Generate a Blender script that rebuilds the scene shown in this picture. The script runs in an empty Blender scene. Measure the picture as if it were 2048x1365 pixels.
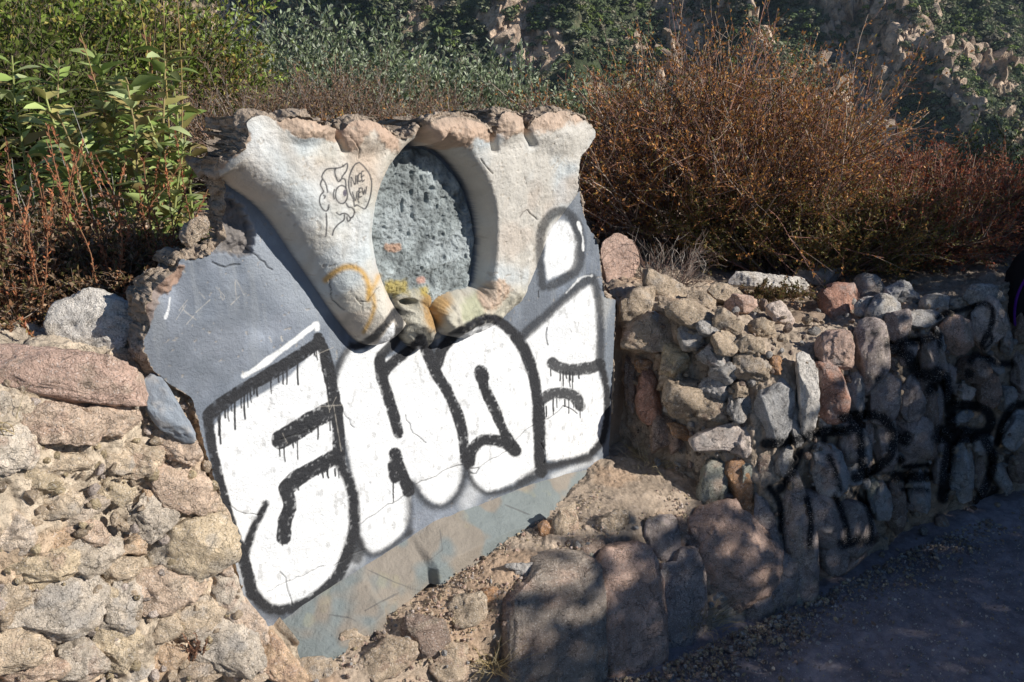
import bpy, math, random
import numpy as np
from mathutils import Vector, Matrix

# ------------------------------------------------------------ camera, sky, sun, exposure
scene = bpy.context.scene
COL = scene.collection
PITCH = math.radians(20.0); FPX = 1707.0; CAM = np.array([0.0, 0.0, 1.6])
cam_data = bpy.data.cameras.new('camera'); cam = bpy.data.objects.new('camera', cam_data); COL.objects.link(cam)
cam.location = CAM.tolist(); cam.rotation_euler = (math.radians(90) - PITCH, 0, 0)
cam_data.sensor_width = 36.0; cam_data.lens = 36.0*FPX/2048.0; cam_data.clip_start = 0.05; cam_data.clip_end = 2000
scene.camera = cam
SUN_AZ = math.radians(74); SUN_EL = math.radians(29)          # azimuth counted from -Y towards +X
SUN = np.array([math.sin(SUN_AZ)*math.cos(SUN_EL), -math.cos(SUN_AZ)*math.cos(SUN_EL), math.sin(SUN_EL)])
world = bpy.data.worlds.new('World'); scene.world = world; world.use_nodes = True
wn = world.node_tree; wn.nodes.clear()
sky = wn.nodes.new('ShaderNodeTexSky'); sky.sky_type = 'NISHITA'; sky.sun_disc = False
sky.sun_elevation = SUN_EL; sky.sun_rotation = math.atan2(SUN[0], SUN[1]); sky.air_density = 1.0; sky.dust_density = 0.0; sky.ozone_density = 6.0
bg = wn.nodes.new('ShaderNodeBackground'); bg.inputs['Strength'].default_value = 0.066
wo = wn.nodes.new('ShaderNodeOutputWorld'); wn.links.new(sky.outputs[0], bg.inputs[0]); wn.links.new(bg.outputs[0], wo.inputs[0])
sl = bpy.data.lights.new('sun', 'SUN'); sl.energy = 5.0; sl.angle = math.radians(0.5); sl.color = (1.0, 0.95, 0.87)
so = bpy.data.objects.new('sun', sl); COL.objects.link(so)
so.rotation_euler = Vector(SUN.tolist()).to_track_quat('Z', 'Y').to_euler(); so.location = (6, -3, 6)
scene.view_settings.view_transform = 'Standard'; scene.view_settings.look = 'None'
scene.view_settings.exposure = 0.34; scene.view_settings.gamma = 1.0
scene.render.engine = 'CYCLES'; scene.cycles.use_denoising = True; scene.cycles.max_bounces = 5
scene.cycles.transparent_max_bounces = 4

# ------------------------------------------------------------ numeric helpers
rng = np.random.default_rng(7)
_T = None
def _hash(ix, iy, iz, seed):
    h = (ix.astype(np.int64)*374761393 + iy.astype(np.int64)*668265263 + iz.astype(np.int64)*2147483647 + seed*974634777) & 0xFFFFFFFF
    h = ((h ^ (h >> 13))*1274126177) & 0xFFFFFFFF
    h = ((h ^ (h >> 16))*2246822519) & 0xFFFFFFFF
    h = h ^ (h >> 15)
    return (h & 0xFFFF)/65535.0
def vnoise(P, f=1.0, seed=0):
    Q = np.asarray(P, float)*f; I = np.floor(Q); u = Q - I; u = u*u*u*(u*(u*6-15)+10)
    ix, iy, iz = I[:, 0], I[:, 1], I[:, 2]; r = 0.0
    for a in (0, 1):
        wx = u[:, 0] if a else 1-u[:, 0]
        for b in (0, 1):
            wy = u[:, 1] if b else 1-u[:, 1]
            for c in (0, 1):
                wz = u[:, 2] if c else 1-u[:, 2]
                r = r + wx*wy*wz*_hash(ix+a, iy+b, iz+c, seed)
    return r*2-1
def fbm(P, f=1.0, o=4, seed=0, g=0.5):
    r = 0; a = 1; s = 0
    for k in range(o):
        r = r + a*vnoise(np.asarray(P)+k*17.3, f, seed+k); s += a; a *= g; f *= 2.03
    return r/s
def ridged(P, f=1.0, o=4, seed=0):
    r = 0; a = 1; s = 0
    for k in range(o):
        r = r + a*(1-np.abs(vnoise(np.asarray(P)+k*9.1, f, seed+k))*2.2); s += a; a *= .5; f *= 2.1
    return r/s
def sst(a, b, x): 
    t = np.clip((x-a)/(b-a), 0, 1); return t*t*(3-2*t)
def crom(pts, n=6, closed=False):
    P = np.array(pts, float); m = len(P); out = []
    rngk = range(m if closed else m-1)
    for i in rngk:
        if closed: p0, p1, p2, p3 = P[(i-1) % m], P[i], P[(i+1) % m], P[(i+2) % m]
        else: p0, p1, p2, p3 = P[max(i-1, 0)], P[i], P[i+1], P[min(i+2, m-1)]
        for k in range(n):
            t = k/n
            out.append(.5*((2*p1)+(-p0+p2)*t+(2*p0-5*p1+4*p2-p3)*t*t+(-p0+3*p1-3*p2+p3)*t**3))
    if not closed: out.append(P[-1])
    return np.array(out)
def dist_poly(X, Y, pts, closed=False):
    d = np.full(X.shape, 1e9); m = len(pts)
    for i in range(m if closed else m-1):
        a = pts[i]; b = pts[(i+1) % m]; e = b-a; L = e@e+1e-12
        t = np.clip(((X-a[0])*e[0]+(Y-a[1])*e[1])/L, 0, 1)
        d = np.minimum(d, (X-a[0]-t*e[0])**2+(Y-a[1]-t*e[1])**2)
    return np.sqrt(d)
def inside(X, Y, pts):
    r = np.zeros(X.shape, bool); m = len(pts); j = m-1
    for i in range(m):
        xi, yi = pts[i]; xj, yj = pts[j]
        if yi != yj:
            c = ((yi > Y) != (yj > Y)) & (X < (xj-xi)*(Y-yi)/(yj-yi)+xi); r ^= c
        j = i
    return r
def sdf(X, Y, pts): 
    return dist_poly(X, Y, pts, True)*np.where(inside(X, Y, pts), 1, -1)   # + inside
def in_box(X, Y, pts, m):
    p = np.array(pts); return (X > p[:, 0].min()-m) & (X < p[:, 0].max()+m) & (Y > p[:, 1].min()-m) & (Y < p[:, 1].max()+m)

cp, sp = math.cos(PITCH), math.sin(PITCH)
def ray(px, py):
    x = (np.asarray(px, float)-1024)/FPX; y = (682.5-np.asarray(py, float))/FPX
    return np.stack([x, cp+y*sp, -sp+y*cp], -1)
def proj(P):
    d = np.asarray(P)-CAM; z = d[..., 1]*cp-d[..., 2]*sp; u = d[..., 1]*sp+d[..., 2]*cp
    z = np.maximum(z, .05)
    return 1024+FPX*d[..., 0]/z, 682.5-FPX*u/z
def depth(P): d = np.asarray(P)-CAM; return d[1]*cp-d[2]*sp
def at_y(px, py, Y): r = ray(px, py); return CAM+r*(Y/r[..., 1:2] if r.ndim > 1 else Y/r[1])
def at_z(px, py, z): r = ray(px, py); return CAM+r*((z-CAM[2])/r[2])

# plane of the concrete relief
O2 = np.array([-.554, 1.585]); T2 = np.array([.7369, .6760]); N2 = np.array([.6760, -.7369])
def mon(s, z, h=0.0):
    s, z, h = np.broadcast_arrays(np.asarray(s, float), z, h)
    return np.stack([O2[0]+s*T2[0]+h*N2[0], O2[1]+s*T2[1]+h*N2[1], z+0*s], -1)
def on_mon(px, py, h=0.0):
    r = ray(px, py); q = O2+h*N2
    t = (q@N2)/(r[..., 0]*N2[0]+r[..., 1]*N2[1])
    P = r*t[..., None]+CAM if r.ndim > 1 else r*t+CAM
    return P
def mon_sz(px, py, h=0.0):
    P = on_mon(np.asarray(px, float), np.asarray(py, float), h)
    return (P[..., 0]-O2[0])*T2[0]+(P[..., 1]-O2[1])*T2[1], P[..., 2]

# ------------------------------------------------------------ scene helpers
def mesh(name, V, F, mat=None, parent=None, col=None, smooth=True, F2=None):
    """V (n,3); F (m,k) one polygon size, optional F2 of another size"""
    me = bpy.data.meshes.new(name); V = np.asarray(V, np.float32); F = np.asarray(F, np.int32)
    Fs = [F] + ([np.asarray(F2, np.int32)] if F2 is not None and len(F2) else [])
    li = np.concatenate([f.ravel() for f in Fs]); n = sum(len(f) for f in Fs)
    tot = np.concatenate([np.full(len(f), f.shape[1], np.int32) for f in Fs]); st = np.concatenate([[0], np.cumsum(tot)[:-1]]).astype(np.int32)
    me.vertices.add(len(V)); me.vertices.foreach_set('co', V.ravel())
    me.loops.add(len(li)); me.loops.foreach_set('vertex_index', li)
    me.polygons.add(n); me.polygons.foreach_set('loop_start', st)
    try: me.polygons.foreach_set('loop_total', tot)
    except Exception: pass
    me.polygons.foreach_set('use_smooth', np.full(n, smooth, bool))
    me.update(calc_edges=True)
    if col is not None:
        a = me.color_attributes.new('col', 'FLOAT_COLOR', 'POINT')
        c = np.ones((len(V), 4), np.float32); c[:, :3] = np.clip(col, 0.001, 1); a.data.foreach_set('color', c.ravel())
    if mat: me.materials.append(mat)
    o = bpy.data.objects.new(name, me); COL.objects.link(o)
    if parent is not None: o.parent = parent
    return o
def tag(o, label=None, cat=None, group=None, kind=None):
    if label: o['label'] = label
    if cat: o['category'] = cat
    if group: o['group'] = group
    if kind: o['kind'] = kind
    return o
def thing(name, label, cat, group=None, loc=(0, 0, 0)):
    o = bpy.data.objects.new(name, None); COL.objects.link(o); o.location = loc; o.empty_display_size = .1
    return tag(o, label, cat, group)
def origin_to(o, P):
    """move a top-level mesh's origin without moving the mesh"""
    P = Vector([float(x) for x in P]); o.data.transform(Matrix.Translation(-P)); o.location = P
def grid_faces(nu, nv):
    i = np.arange(nu-1)[:, None]*nv+np.arange(nv-1)[None, :]; i = i.ravel()
    return np.stack([i, i+nv, i+nv+1, i+1], 1)

# ------------------------------------------------------------ materials
def new_mat(name):
    m = bpy.data.materials.new(name); m.use_nodes = True; nt = m.node_tree; nt.nodes.clear()
    out = nt.nodes.new('ShaderNodeOutputMaterial'); b = nt.nodes.new('ShaderNodeBsdfPrincipled'); nt.links.new(b.outputs[0], out.inputs[0])
    return m, nt, b
def N(nt, t, **k):
    n = nt.nodes.new(t)
    for a, v in k.items(): 
        if a in n.inputs: n.inputs[a].default_value = v
        else: setattr(n, a, v)
    return n
def noise_n(nt, co, scale, detail=4, rough=.6):
    n = N(nt, 'ShaderNodeTexNoise'); n.inputs['Scale'].default_value = scale; n.inputs['Detail'].default_value = detail; n.inputs['Roughness'].default_value = rough
    nt.links.new(co, n.inputs['Vector']); return n.outputs['Fac']
def ramp(nt, src, stops):
    r = N(nt, 'ShaderNodeValToRGB'); nt.links.new(src, r.inputs[0]); e = r.color_ramp.elements
    while len(e) < len(stops): e.new(.5)
    for k, (p, c) in enumerate(stops):
        e[k].position = p; e[k].color = (c, c, c, 1) if isinstance(c, (int, float)) else (*c, 1)
    return r.outputs[0]
def mul(nt, a, b, fac=1.0, mode='MULTIPLY'):
    m = N(nt, 'ShaderNodeMix', data_type='RGBA', blend_type=mode); m.inputs[0].default_value = fac if isinstance(fac, (int, float)) else 1
    if not isinstance(fac, (int, float)): nt.links.new(fac, m.inputs[0])
    for s, v in ((6, a), (7, b)):
        if isinstance(v, tuple): m.inputs[s].default_value = (*v, 1)
        else: nt.links.new(v, m.inputs[s])
    return m.outputs[2]
def bump(nt, b, layers):
    prev = None
    for h, dist, st in layers:
        n = N(nt, 'ShaderNodeBump'); n.inputs['Distance'].default_value = dist; n.inputs['Strength'].default_value = st
        nt.links.new(h, n.inputs['Height'])
        if prev: nt.links.new(prev, n.inputs['Normal'])
        prev = n.outputs[0]
    nt.links.new(prev, b.inputs['Normal'])
def mat_surface(name, speck=None, cracks=None, bumps=((60, .004, .6), (250, .0015, .6)), rough=.9, spec=.25, vary=(.72, 1.25), vscale=25):
    m, nt, b = new_mat(name); g = N(nt, 'ShaderNodeNewGeometry').outputs['Position']
    a = N(nt, 'ShaderNodeAttribute', attribute_name='col').outputs['Color']
    c = mul(nt, a, ramp(nt, noise_n(nt, g, vscale, 5, .65), [(.3, vary[0]), (.7, vary[1])]))
    if speck:
        for sc, lo, colr, amt in speck:
            f = ramp(nt, noise_n(nt, g, sc, 2, .5), [(lo, 0.0), (min(lo+.06, 1), 1.0)])
            f2 = N(nt, 'ShaderNodeMath', operation='MULTIPLY'); nt.links.new(f, f2.inputs[0]); f2.inputs[1].default_value = amt
            c = mul(nt, c, colr, f2.outputs[0], 'MULTIPLY' if max(colr) < .6 else 'MIX')
    extra = []
    for sc, wd, amt in (cracks or []):
        wq = N(nt, 'ShaderNodeTexNoise'); wq.inputs['Scale'].default_value = sc; wq.inputs['Detail'].default_value = 5; wq.inputs['Roughness'].default_value = .62; wq.inputs['Distortion'].default_value = .6; nt.links.new(g, wq.inputs['Vector'])
        s1 = N(nt, 'ShaderNodeMath', operation='SUBTRACT'); nt.links.new(wq.outputs['Fac'], s1.inputs[0]); s1.inputs[1].default_value = .5
        s2 = N(nt, 'ShaderNodeMath', operation='ABSOLUTE'); nt.links.new(s1.outputs[0], s2.inputs[0])
        line = ramp(nt, s2.outputs[0], [(0, 0.0), (wd, 1.0)]); extra.append(line)
        c = mul(nt, c, ramp(nt, line, [(0, amt), (1, 1.0)]))
    nt.links.new(c, b.inputs['Base Color'])
    b.inputs['Roughness'].default_value = rough; b.inputs['Specular IOR Level'].default_value = spec
    bump(nt, b, [(l_, .004, .7) for l_ in extra]+[(noise_n(nt, g, s, 5, .65), d, st) for s, d, st in bumps])
    return m
M = {}
M['granite'] = mat_surface('granite', [(420, .61, (.34, .30, .28), .7), (260, .60, (.92, .86, .80), .40), (900, .62, (.45, .4, .38), .5)], bumps=((28, .014, .7), (90, .006, 1.0), (360, .002, 1.0)), cracks=[(14, .010, .5), (40, .010, .7)])
M['mortar'] = mat_surface('mortar', [(300, .62, (.45, .40, .36), .6)], bumps=((35, .014, .8), (120, .006, 1.0), (500, .002, 1.0)), vary=(.68, 1.25), vscale=14, cracks=[(18, .010, .5)])
M['plaster'] = mat_surface('painted_plaster', None, bumps=((45, .006, .5), (160, .003, .8), (500, .0012, .8)), rough=.62, spec=.35, vary=(.9, 1.07), vscale=18)
M['rough'] = mat_surface('rough_concrete', [(260, .62, (.4, .38, .36), .6)], bumps=((50, .01, .8), (170, .005, 1.0), (600, .0015, .9)), vary=(.75, 1.2), vscale=30)
M['dirt'] = mat_surface('dirt', [(260, .62, (.45, .4, .38), .5), (170, .66, (.85, .78, .70), .4)], bumps=((30, .01, .5), (140, .006, .9), (520, .003, 1.0)), vary=(.7, 1.2), vscale=9)
def mat_leaf(name, rough=.55, trans=.25, spec=.3):
    m, nt, b = new_mat(name)
    a = N(nt, 'ShaderNodeAttribute', attribute_name='col').outputs['Color']
    nt.links.new(a, b.inputs['Base Color']); b.inputs['Roughness'].default_value = rough; b.inputs['Specular IOR Level'].default_value = spec
    if trans > 0:
        tr = N(nt, 'ShaderNodeBsdfTranslucent'); nt.links.new(a, tr.inputs[0]); mx = N(nt, 'ShaderNodeMixShader'); mx.inputs[0].default_value = trans
        nt.links.new(b.outputs[0], mx.inputs[1]); nt.links.new(tr.outputs[0], mx.inputs[2])
        nt.links.new(mx.outputs[0], [n for n in nt.nodes if n.type == 'OUTPUT_MATERIAL'][0].inputs[0])
    return m
M['leaf'] = mat_leaf('leaf'); M['stem'] = mat_leaf('stem', .8, 0, .15)
# ------------------------------------------------------------ the painted concrete relief
def A_(pts): return [(380+u/1.95, 600+v/1.95) for u, v in pts]          # helpers that turn traced notes into photo pixels
def B_(pts): return [(600+u/3.4125, 300+v/3.4125) for u, v in pts]
def C_(pts): return [(1000+u/2.275, 380+v/2.275) for u, v in pts]
W1 = [(95,490),(250,385),(400,290),(495,190),(530,260),(560,400),(600,600),(640,760),(642,860),(620,950),(580,1060),(500,1150),(400,1200),(300,1195),(245,1120),(195,960),(130,740)]
W2 = [(570,340),(585,250),(620,190),(700,200),(740,235),(800,215),(910,170),(950,270),(1040,430),(1062,550),(1062,680),(1030,765),(975,800),(915,770),(865,705),(858,800),(850,880),(795,945),(715,992),(665,940),(648,800),(620,640),(595,500)]
W3 = [(965,240),(990,195),(1060,135),(1160,90),(1230,115),(1290,190),(1340,360),(1356,500),(1352,660),(1310,690),(1230,730),(1160,748),(1110,715),(1085,650),(1072,560),(1050,430),(1000,320)]
W4 = [(110,685),(200,600),(300,500),(412,430),(437,500),(447,620),(447,760),(455,860),(490,800),(494,950),(480,1080),(450,1160),(400,1200),(250,1235),(200,1190),(185,960),(150,800)]
W4[8] = (478,830)
W5 = [(215,400),(205,260),(225,180),(260,140),(310,150),(345,210),(355,280),(345,350),(300,375),(240,398)]
W6 = [(700,215),(690,195),(740,160),(790,85),(802,125),(780,175),(735,220)]
WHITE = [A_(W1), A_(W2), A_(W3), C_(W4), C_(W5), A_(W6)]
BLK = [  # points, width (traced units), softness px, strength
 ('A',[(505,165),(400,235),(300,295),(200,352),(110,418),(75,450)],56,1.5,1),('A',[(500,150),(525,210),(545,300),(560,380),(570,450),(580,540),(580,620)],52,1.5,1),
 ('A',[(70,450),(82,550),(110,680),(150,840),(190,960),(225,1070),(240,1150)],44,2,1),('A',[(355,545),(410,512),(480,468),(560,428)],78,1.5,1),
 ('A',[(575,608),(500,648),(420,695),(375,735)],66,1.5,1),('A',[(368,738),(390,800),(372,860),(365,925)],56,1.5,1),
 ('A',[(575,620),(612,690),(635,760),(642,850),(635,920),(610,1000),(580,1070),(520,1140),(440,1188),(350,1212),(290,1195),(250,1150)],46,4,1),
 ('A',[(296,795),(268,850),(240,905),(222,970),(215,1020),(235,1100)],32,3,1),
 ('A',[(630,175),(590,235),(565,300),(560,380)],30,5,.85),('A',[(575,430),(600,560),(620,650),(645,780),(650,880),(665,950),(700,990),(740,990),(800,952),(860,905)],22,6,.75),
 ('A',[(852,740),(858,830),(852,910)],28,8,.7),('A',[(740,235),(748,300),(770,370),(792,440),(812,520)],44,2,1),('A',[(800,600),(812,650),(845,720),(852,745)],50,2,1),
 ('A',[(785,640),(790,690),(800,700)],30,2,1),('A',[(900,155),(840,205),(785,250),(755,285)],40,3,1),
 ('A',[(900,150),(938,235),(960,285),(1000,350),(1042,440),(1064,520),(1072,620)],46,2,1),('A',[(1072,620),(1070,690),(1050,750),(1015,790),(970,808),(920,790),(870,720)],34,8,.8),
 ('A',[(805,45),(818,100),(800,160),(745,215)],40,3,.95),('A',[(640,185),(690,165),(745,118),(800,45)],32,3,.95),
 ('A',[(965,250),(985,195),(1035,135),(1100,95),(1170,72),(1235,108),(1285,165),(1325,250),(1348,340),(1358,420),(1364,500),(1364,600),(1368,670)],46,2.5,1),
 ('A',[(1135,285),(1148,340),(1190,430),(1222,510),(1262,580)],44,2,1),('A',[(1135,280),(1140,300)],62,2,1),
 ('A',[(1088,640),(1100,585),(1140,548),(1195,548),(1240,565),(1268,590)],50,2.5,1),('A',[(1085,640),(1095,700),(1130,740),(1165,755),(1235,742),(1310,712),(1372,672)],28,6,.85),
 ('C',[(0,600),(60,655),(120,750),(155,850),(170,950),(172,1060),(178,1180),(185,1250)],42,3,1),('C',[(110,660),(200,580),(300,490),(400,410),(430,425),(447,500),(455,600),(455,770)],42,4,.8),
 ('C',[(455,790),(478,870),(488,960),(482,1060),(462,1140),(420,1195)],34,3,1),('C',[(430,1195),(350,1228),(250,1250),(190,1265),(90,1330)],26,6,.85),
 ('C',[(240,790),(275,812),(335,820),(400,812),(455,795)],54,2,.95),('C',[(185,960),(230,930),(290,925),(340,945),(365,985)],54,2,.95),
 ('C',[(195,440),(180,300),(190,180),(240,110),(300,100),(348,160),(365,260),(352,350),(300,400),(225,440)],44,4,.8),
 ('A',[(900,130),(930,150),(945,190)],50,5,.75),('A',[(640,930),(660,960),(650,1010)],40,6,.8),
 ('A',[(250,1180),(330,1235),(430,1225),(540,1160),(640,1060)],40,14,.6),('A',[(1380,660),(1480,632),(1560,620)],28,6,.8)]
HALO = [('A',[(210,298),(300,240),(400,165),(485,100),(497,112)],22,2,1),('C',[(355,150),(375,215),(379,275)],9,1.5,1),('C',[(300,470),(370,400),(415,392)],9,2,.8),
 ('A',[(150,860),(175,960),(205,1080),(235,1160)],30,12,.6),('A',[(640,1010),(610,1060),(590,1090)],60,14,.6),('A',[(1090,760),(1080,790),(1120,720)],60,14,.5),('A',[(1420,690),(1500,655),(1580,625)],24,8,.7),
 ('A',[(-2,560),(40,700),(90,850),(140,980)],24,12,.35),('X',[(340,596),(337,618),(331,636)],5,1,1),('X',[(880,665),(868,690)],12,5,.5)]
# drips: under which strokes, in the same units: x range along polyline
DR = [('A',[(110,470),(200,390),(300,315),(420,240),(500,200)],34,90,16),('A',[(350,585),(410,550),(480,500),(545,470)],16,70,16),('A',[(420,730),(480,690),(530,665),(580,680)],14,50,10),
 ('A',[(350,940),(385,930)],4,60,4),('A',[(780,660),(815,690)],5,140,5),('A',[(1110,320),(1160,330)],5,90,5),('A',[(1140,330),(1145,330)],1,200,1),('C',[(230,830),(330,845),(440,835)],14,55,12),
 ('C',[(195,985),(250,965),(320,975),(365,1005)],16,60,14),('C',[(200,1000),(215,1000)],2,110,2),('A',[(820,520),(822,520)],1,40,1),('A',[(465,200),(500,215)],4,70,4),('A',[(1275,150),(1278,155)],1,60,1),
 ('C',[(172,450),(176,480)],1,120,1)]
TOON = [[(190,290),(175,230),(155,200),(150,180),(165,150),(190,130),(240,127)],[(240,127),(285,118),(322,93),(318,140),(285,190),(308,205),(315,262)],[(240,130),(238,160),(260,217),(287,195)],
 [(150,205),(140,240),(160,285),(140,310),(133,350),(145,390),(170,417),(190,410),(198,375)],[(160,312),(172,318),(165,332)],
 [(315,365),(330,390),(355,395),(371,420),(365,450),(345,465),(322,440),(290,435),(270,445),(250,430)],[(320,460),(325,485),(340,482),(345,465)],[(302,445),(300,478),(260,510),(232,545),(222,583)],[(178,435),(183,510),(176,592)],
 [(243,305),(250,268),(275,246),(305,252),(322,290),(320,335),(298,365),(270,362),(248,338),(243,305)],[(235,272),(229,300),(233,335)],
 [(405,87),(440,118),(475,170),(489,230),(483,300),(467,360),(445,402),(420,395),(388,377),(371,386),(366,345),(345,300),(333,250),(336,190),(352,140),(376,100),(405,87)]]
LET = [[(350,250),(350,188),(376,238),(380,178)],[(391,176),(393,230)],[(418,160),(403,166),(397,190),(400,215),(416,212)],[(434,148),(421,153),(424,214),(439,206)],[(422,182),(436,176)],
 [(358,288),(378,348),(388,288)],[(396,300),(397,342)],[(396,282),(397,285)],[(404,264),(404,322),(420,318)],[(404,292),(416,288)],[(404,264),(417,260)],[(424,262),(433,305),(441,272),(448,300),(453,254)],[(400,352),(402,362)]]
ORANGE = [([(175,890),(230,840),(300,803),(360,800),(420,830),(455,885),(472,950),(468,1020)],38,5,.85),([(535,865),(505,930),(475,965)],34,6,.7),([(500,990),(508,1070),(485,1150),(435,1245)],26,5,.8)]
SCRATCH = [('X',[(358,622),(375,600),(366,618),(392,640)],1.6),('X',[(352,640),(372,610)],1.5),('X',[(372,650),(388,632)],1.5),('X',[(398,585),(410,597)],1.5),('X',[(392,625),(420,600)],1.3),('X',[(432,575),(448,592),(445,600),(438,575)],1.4),('X',[(470,560),(472,595)],1.6),('X',[(473,560),(488,590)],1.3),('X',[(462,610),(480,592)],1.3),
 ('A',[(310,145),(318,165)],7),('A',[(355,145),(360,160)],7),('A',[(205,280),(210,300)],5),('A',[(490,215),(560,185)],3),('A',[(360,520),(380,560)],3),('A',[(460,420),(600,410)],2.5),('A',[(535,380),(545,440)],2.5),('A',[(560,410),(590,590)],2.5),('A',[(570,380),(545,430)],2),
 ('X',[(1108,345),(1136,300)],2),('X',[(1090,352),(1128,310)],2),('X',[(1112,306),(1135,330)],1.5),('X',[(1082,310),(1103,340)],2),('X',[(1000,385),(1022,372)],1.5),('X',[(1120,260),(1150,320)],1.5)]
CRACK = [('A',[(652,893),(690,855),(720,840),(770,800),(810,785),(862,742)],3),('A',[(882,720),(920,705),(960,690),(985,670),(1020,655),(1062,645)],3),('A',[(1095,660),(1130,655),(1115,680),(1095,678)],4),('A',[(1130,655),(1180,620),(1240,590),(1290,530),(1340,490)],2),
 ('A',[(350,1060),(375,1085),(380,1130),(400,1190)],1.7),('A',[(300,1140),(360,1110),(400,1095),(470,1060),(520,1040)],1.7),('A',[(1393,110),(1390,150),(1396,178)],3),('A',[(1380,470),(1420,450),(1455,415),(1510,445)],3),('A',[(1370,560),(1385,590),(1380,640)],2.5),
 ('B',[(380,1005),(400,1035),(460,1040),(500,990),(540,940)],2.5),('B',[(395,1030),(425,1060),(425,1110)],2),('X',[(962,318),(974,335),(986,348)],1.3),
 ('X',[(500,500),(520,520),(545,540)],1.5),('X',[(425,525),(450,535),(480,530)],2),('X',[(700,270),(720,300),(718,318)],1.2),('X',[(1040,435),(1055,420),(1075,440)],1.2),('X',[(660,560),(665,600),(690,620)],1.3),
 ('A',[(150,800),(200,830),(280,840)],1.2),('A',[(840,450),(870,520),(920,560)],1.2),('A',[(600,440),(640,500)],1.2),('A',[(560,1040),(640,990),(680,975)],1.2),('X',[(560,880),(600,870),(640,850)],1)]
FN = {'A': A_, 'B': B_, 'C': C_, 'X': lambda p: p}; SC = {'A': 1.95, 'B': 3.4125, 'C': 2.275, 'X': 1.0}
OUT = crom([(436,348),(442,330),(457,318),(480,300),(497,272),(491,246),(512,232),(533,232),(550,241),(572,236),(590,231),(615,236),(640,247),(662,254),(680,262),(686,262),(702,244),(722,241),(745,243),(762,250),(778,262),(794,275),(806,277),(830,262),(858,246),(884,236),(915,234),(940,240),(968,250),(986,272),(992,272),(996,244),(1005,228),(1025,224),(1042,232),(1050,256),(1056,256),(1072,234),(1100,225),(1130,222),(1158,232),(1180,250),(1191,265),(1186,285),(1170,305),(1160,325),(1158,360),(1163,410),(1176,450),(1192,478),(1201,520),(1206,570),(1214,596),(1246,606),(1252,660),(1258,740),(1264,830),(1268,900),
 (1240,925),(1180,955),(1100,985),(1000,1020),(870,1080),(700,1190),(590,1265),(525,1300),(505,1250),(487,1190),(462,1090),(432,970),(408,890),(392,830),(384,800),(365,785),(340,768),(315,748),(298,728),(284,692),(300,655),(291,618),(305,583),(330,557),(352,540),(362,520),(395,516),(420,505),(436,488),(450,465),(444,440),(452,415),(446,395),(452,375)], 3, True)
BONE_L = [(420,150),(410,340),(436,352),(460,374),(500,402),(540,445),(580,505),(620,562),(660,622),(690,660),(712,682),(738,688),(765,676),(790,650),(797,635),(775,605),(752,560),(735,510),(726,450),(733,385),(752,335),(786,295),(806,270),(815,150)]
BONE_R = [(806,150),(812,280),(835,290),(868,302),(900,335),(928,385),(942,440),(945,500),(938,560),(922,572),(895,578),(862,590),(846,612),(848,640),(868,662),(905,672),(945,660),(975,642),(992,628),(1010,612),(1035,580),(1060,520),(1090,452),(1130,392),(1165,330),(1185,300),(1240,290),(1250,150)]
DISC = [(790,300),(830,296),(862,306),(895,340),(925,390),(940,445),(943,500),(935,560),(915,610),(870,620),(790,600),(745,570),(730,510),(722,450),(730,385),(752,335)]
def to_sz(P): P = np.array(P, float); s, z = mon_sz(P[:, 0], P[:, 1]); return np.stack([s, z], 1)
STEP = 0.0016
s0, s1, z0, z1 = -.34, 1.16, .30, 1.52
gs = np.arange(s0, s1, STEP); gz = np.arange(z0, z1, STEP); nS, nZ = len(gs), len(gz)
S, Z = np.meshgrid(gs, gz, indexing='ij'); S = S.ravel(); Z = Z.ravel()
P0 = mon(S, Z); px, py = proj(P0)
keep = (px > 230) & (px < 1320) & (py > 170) & (py < 1340)
szP = np.stack([S, Z, 0*S], 1)
n1 = fbm(szP, 6, 3, 1); n2 = fbm(szP, 30, 3, 5); n3 = fbm(szP, 110, 2, 9)
def poly_h(poly, H, wL, wR, mode='bone', k=1.0):
    q = crom(to_sz(poly), 3, True); h = np.zeros(S.shape); d = np.full(S.shape, -1.0)
    m = (S > q[:, 0].min()-.03) & (S < q[:, 0].max()+.03) & (Z > q[:, 1].min()-.03) & (Z < q[:, 1].max()+.03)
    d[m] = sdf(S[m], Z[m], q)
    D = d.reshape(nS, nZ); gx = np.gradient(D, STEP, axis=0).ravel(); gx = np.clip(gx, -1, 1)
    w = wR+(wL-wR)*(gx*.5+.5)                       # gx>0: the side facing left
    t = np.clip(d/w, 0, 1); h = H*np.sqrt(np.clip(1-(1-t)**2, 0, 1))**k
    return h, d
hL, dL = poly_h(BONE_L, .088, .075, .06)
hR, dR = poly_h(BONE_R, .090, .017, .095)
hD, dD = poly_h(DISC, .016, .02, .02)
topfade = sst(1.10, 1.34, Z)
hL = hL*(.86+.22*topfade); hR = hR*(.86+.22*topfade)
hslab = n1*.004+n2*.0012
h = np.maximum.reduce([hL, hR, hD])+hslab
region = np.zeros(S.shape, np.int8); region[(hD > .004)] = 3; region[(hR > .002) & (hR >= hD)] = 2; region[(hL > .002) & (hL >= hR)] = 1
# rough disc: pits
dm = region == 3
pit = vnoise(szP, 75, 31)+.5*n1; pit2 = vnoise(szP, 210, 32)
h[dm] += (n2*.006+np.minimum(0, pit+.5)*.020+np.minimum(0, pit2+.2)*.005+fbm(szP, 90, 3, 33)*.0035+fbm(szP, 14, 2, 35)*.005)[dm]
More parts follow.
